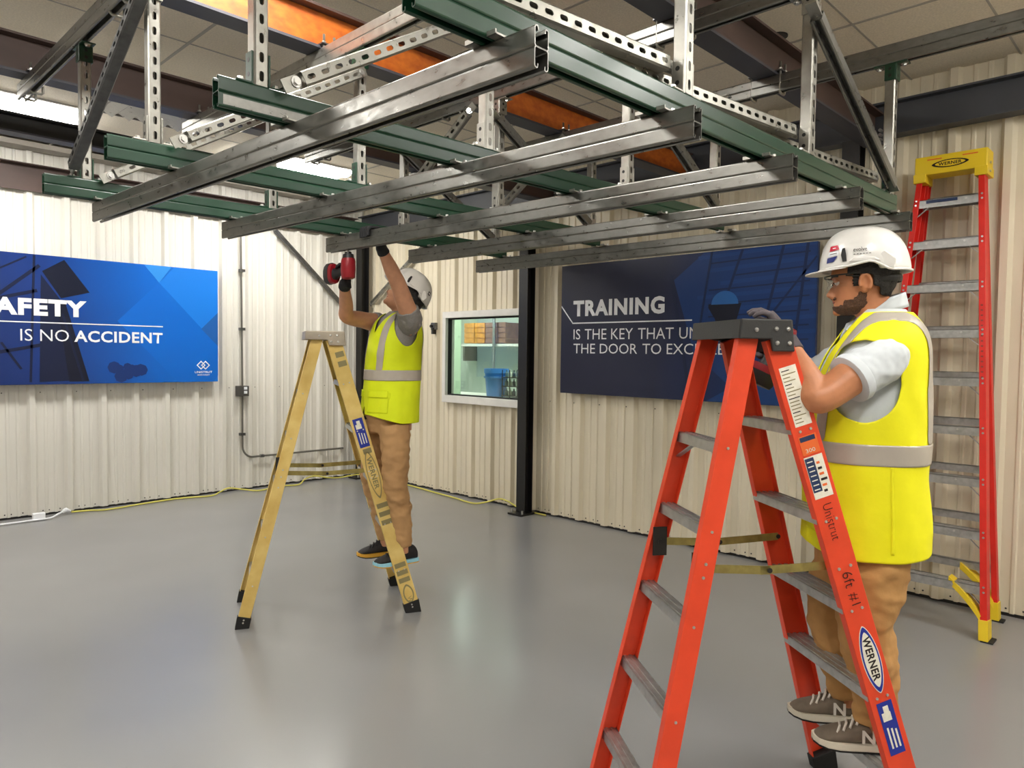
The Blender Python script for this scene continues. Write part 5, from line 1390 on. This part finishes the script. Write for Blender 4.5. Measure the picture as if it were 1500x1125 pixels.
v2 = vest_part(W2, T2, 1.15, 1.812, M['vest2'], keep2, [(1.405, 1.468, None), (1.462, 1.812, strap2)], M['reflective'], hem=lambda z, u: z + (.05 * max(0, math.cos(u))) * max(0, 1 - (z - 1.15) / .14), wr=.008)
for l0, l1 in ((.045, .165), (-.165, -.045)):
    kp = lambda f, l, z, u, a=l0, b=l1: math.cos(u) > 0 and a < l < b
    T2.patch(1.215, 1.335, 20, 160, .005, kp, .008).build('pocket', M['vest2'], v2, smooth=True, solid=.002)
    T2.patch(1.305, 1.345, 8, 160, .009, kp, .008).build('pocket_flap', M['vest2'], v2, smooth=True, solid=.002)
hairm = H2.patch(.045, .20, 60, 140, .020, lambda f, l, z, u: (f < -.015 and z > .07 and not (f > -.03 and z < .12)) or (f < .060 and z > .125) or (f < -.045 and z > .05) or (f > .02 and z > .145), .005, 40).build('hair', M['hair'], W2, smooth=True, solid=.010, off=0); even(hairm, 10)
for s in (-1, 1):
    MB().tube([hf2(.089, s * .014, .128), hf2(.088, s * .030, .131), hf2(.074, s * .050, .127)], [.004, .0045, .003], 6).build('eyebrow', M['hair'], W2)
    e_ = MB().ball(hf2(.074, s * .031, .109), .0115, 12, 8).build('eye', M['eye'], W2, smooth=True)
    MB().ball(hf2(.0835, s * .032, .110), .0045, 8, 6).build('iris', M['ink'], e_)
MB().ball(hf2(.0835, 0, .044), .008, 10, 6, (.8, 2.2, .6), Matrix((hf2.F, hf2.L, hf2.Z)).transposed()).build('lips', bpy.data.materials['lip'], W2, smooth=True)
hat = helmet(W2, hf2, M['hat_grey'], M['black_plastic'], 0)
hat_patch(hf2, [(-.085, .190), (-.105, .190), (-.103, .212), (-.083, .212)], M['ink'], hat)
hat_patch(hf2, [(-.089, .196), (-.101, .196), (-.100, .206), (-.088, .206)], M['hat_grey'], hat, 1, .0034, 'print_line')
gm_ = MB()
hd = V((2.300, 3.312, 2.262)) - wrL
hand_shape(gm_, wrL + hd.normalized() * .02, hd, V((-1, .05, 0)), [(0, 0, 0)], V((0, 1, -.2)), .04, fingers=False)
for k in range(4):
    y_ = 3.345 - .0215 * k; q = .003 * (k == 3)
    gm_.tube(spline([(2.318, y_ - .004, 2.225), (2.308, y_, 2.246), (2.286, y_, 2.2475), (2.254, y_ + .002, 2.2475 - q), (2.237, y_ + .003, 2.236 - q), (2.2375, y_ + .003, 2.192 + q * 2)], 4), .0100, 10)
limb(gm_, [wrL.lerp(elL, .12), wrL, wrL + hd.normalized() * .02], [.035, .032, .029], 14)
put('glove', remeshed(gm_, .0036, 3, 'glove'), M['glove_black'], W2, smooth=True)
DQ = Frame(V((2.262, 3.545, 2.005)), (0.02, -0.03, 1), (-.68, -.73, 0), (.66, -.75, -.0))
DQ = Frame(V((2.266, 3.520, 2.054)), (0, 0, 1), (-1, -.05, 0), (.05, -1, 0.05))
drill('red and black cordless drill raised to the galvanised strut by the worker', DQ, M['drill_red'], 1.0)
gm_ = MB(); wq = DQ(-.098, -.004, -.06)
hand_shape(gm_, DQ(-.085, -.034, -.062), DQ.dir(1, .0, -.1), DQ.dir(0, 1, 0), [(.75, .9, .6), (.8, .95, .6), (.85, .95, .6), (.9, .95, .6)], DQ.dir(0, 0, 1), .05)
limb(gm_, [wrR.lerp(elR, .15), wrR.lerp(DQ(-.10, -.034, -.062), .4), DQ(-.085, -.034, -.062)], [.036, .033, .029], 14)
put('glove', remeshed(gm_, .0036, 3, 'glove'), M['glove_black'], W2, smooth=True)
shoe(W2, Q, -.085, .060, .276, .29, 3, M['shoe_black'], M['sole_teal'], M['shoe_black'], None, mid_m=M['sole_yellow'])
shoe(W2, Q, -.080, -.150, .276, .29, -6, M['shoe_black'], M['sole_yellow'], M['shoe_black'], None, mid_m=M['rubber'])
bpy.data.scenes.remove(SCRATCH)
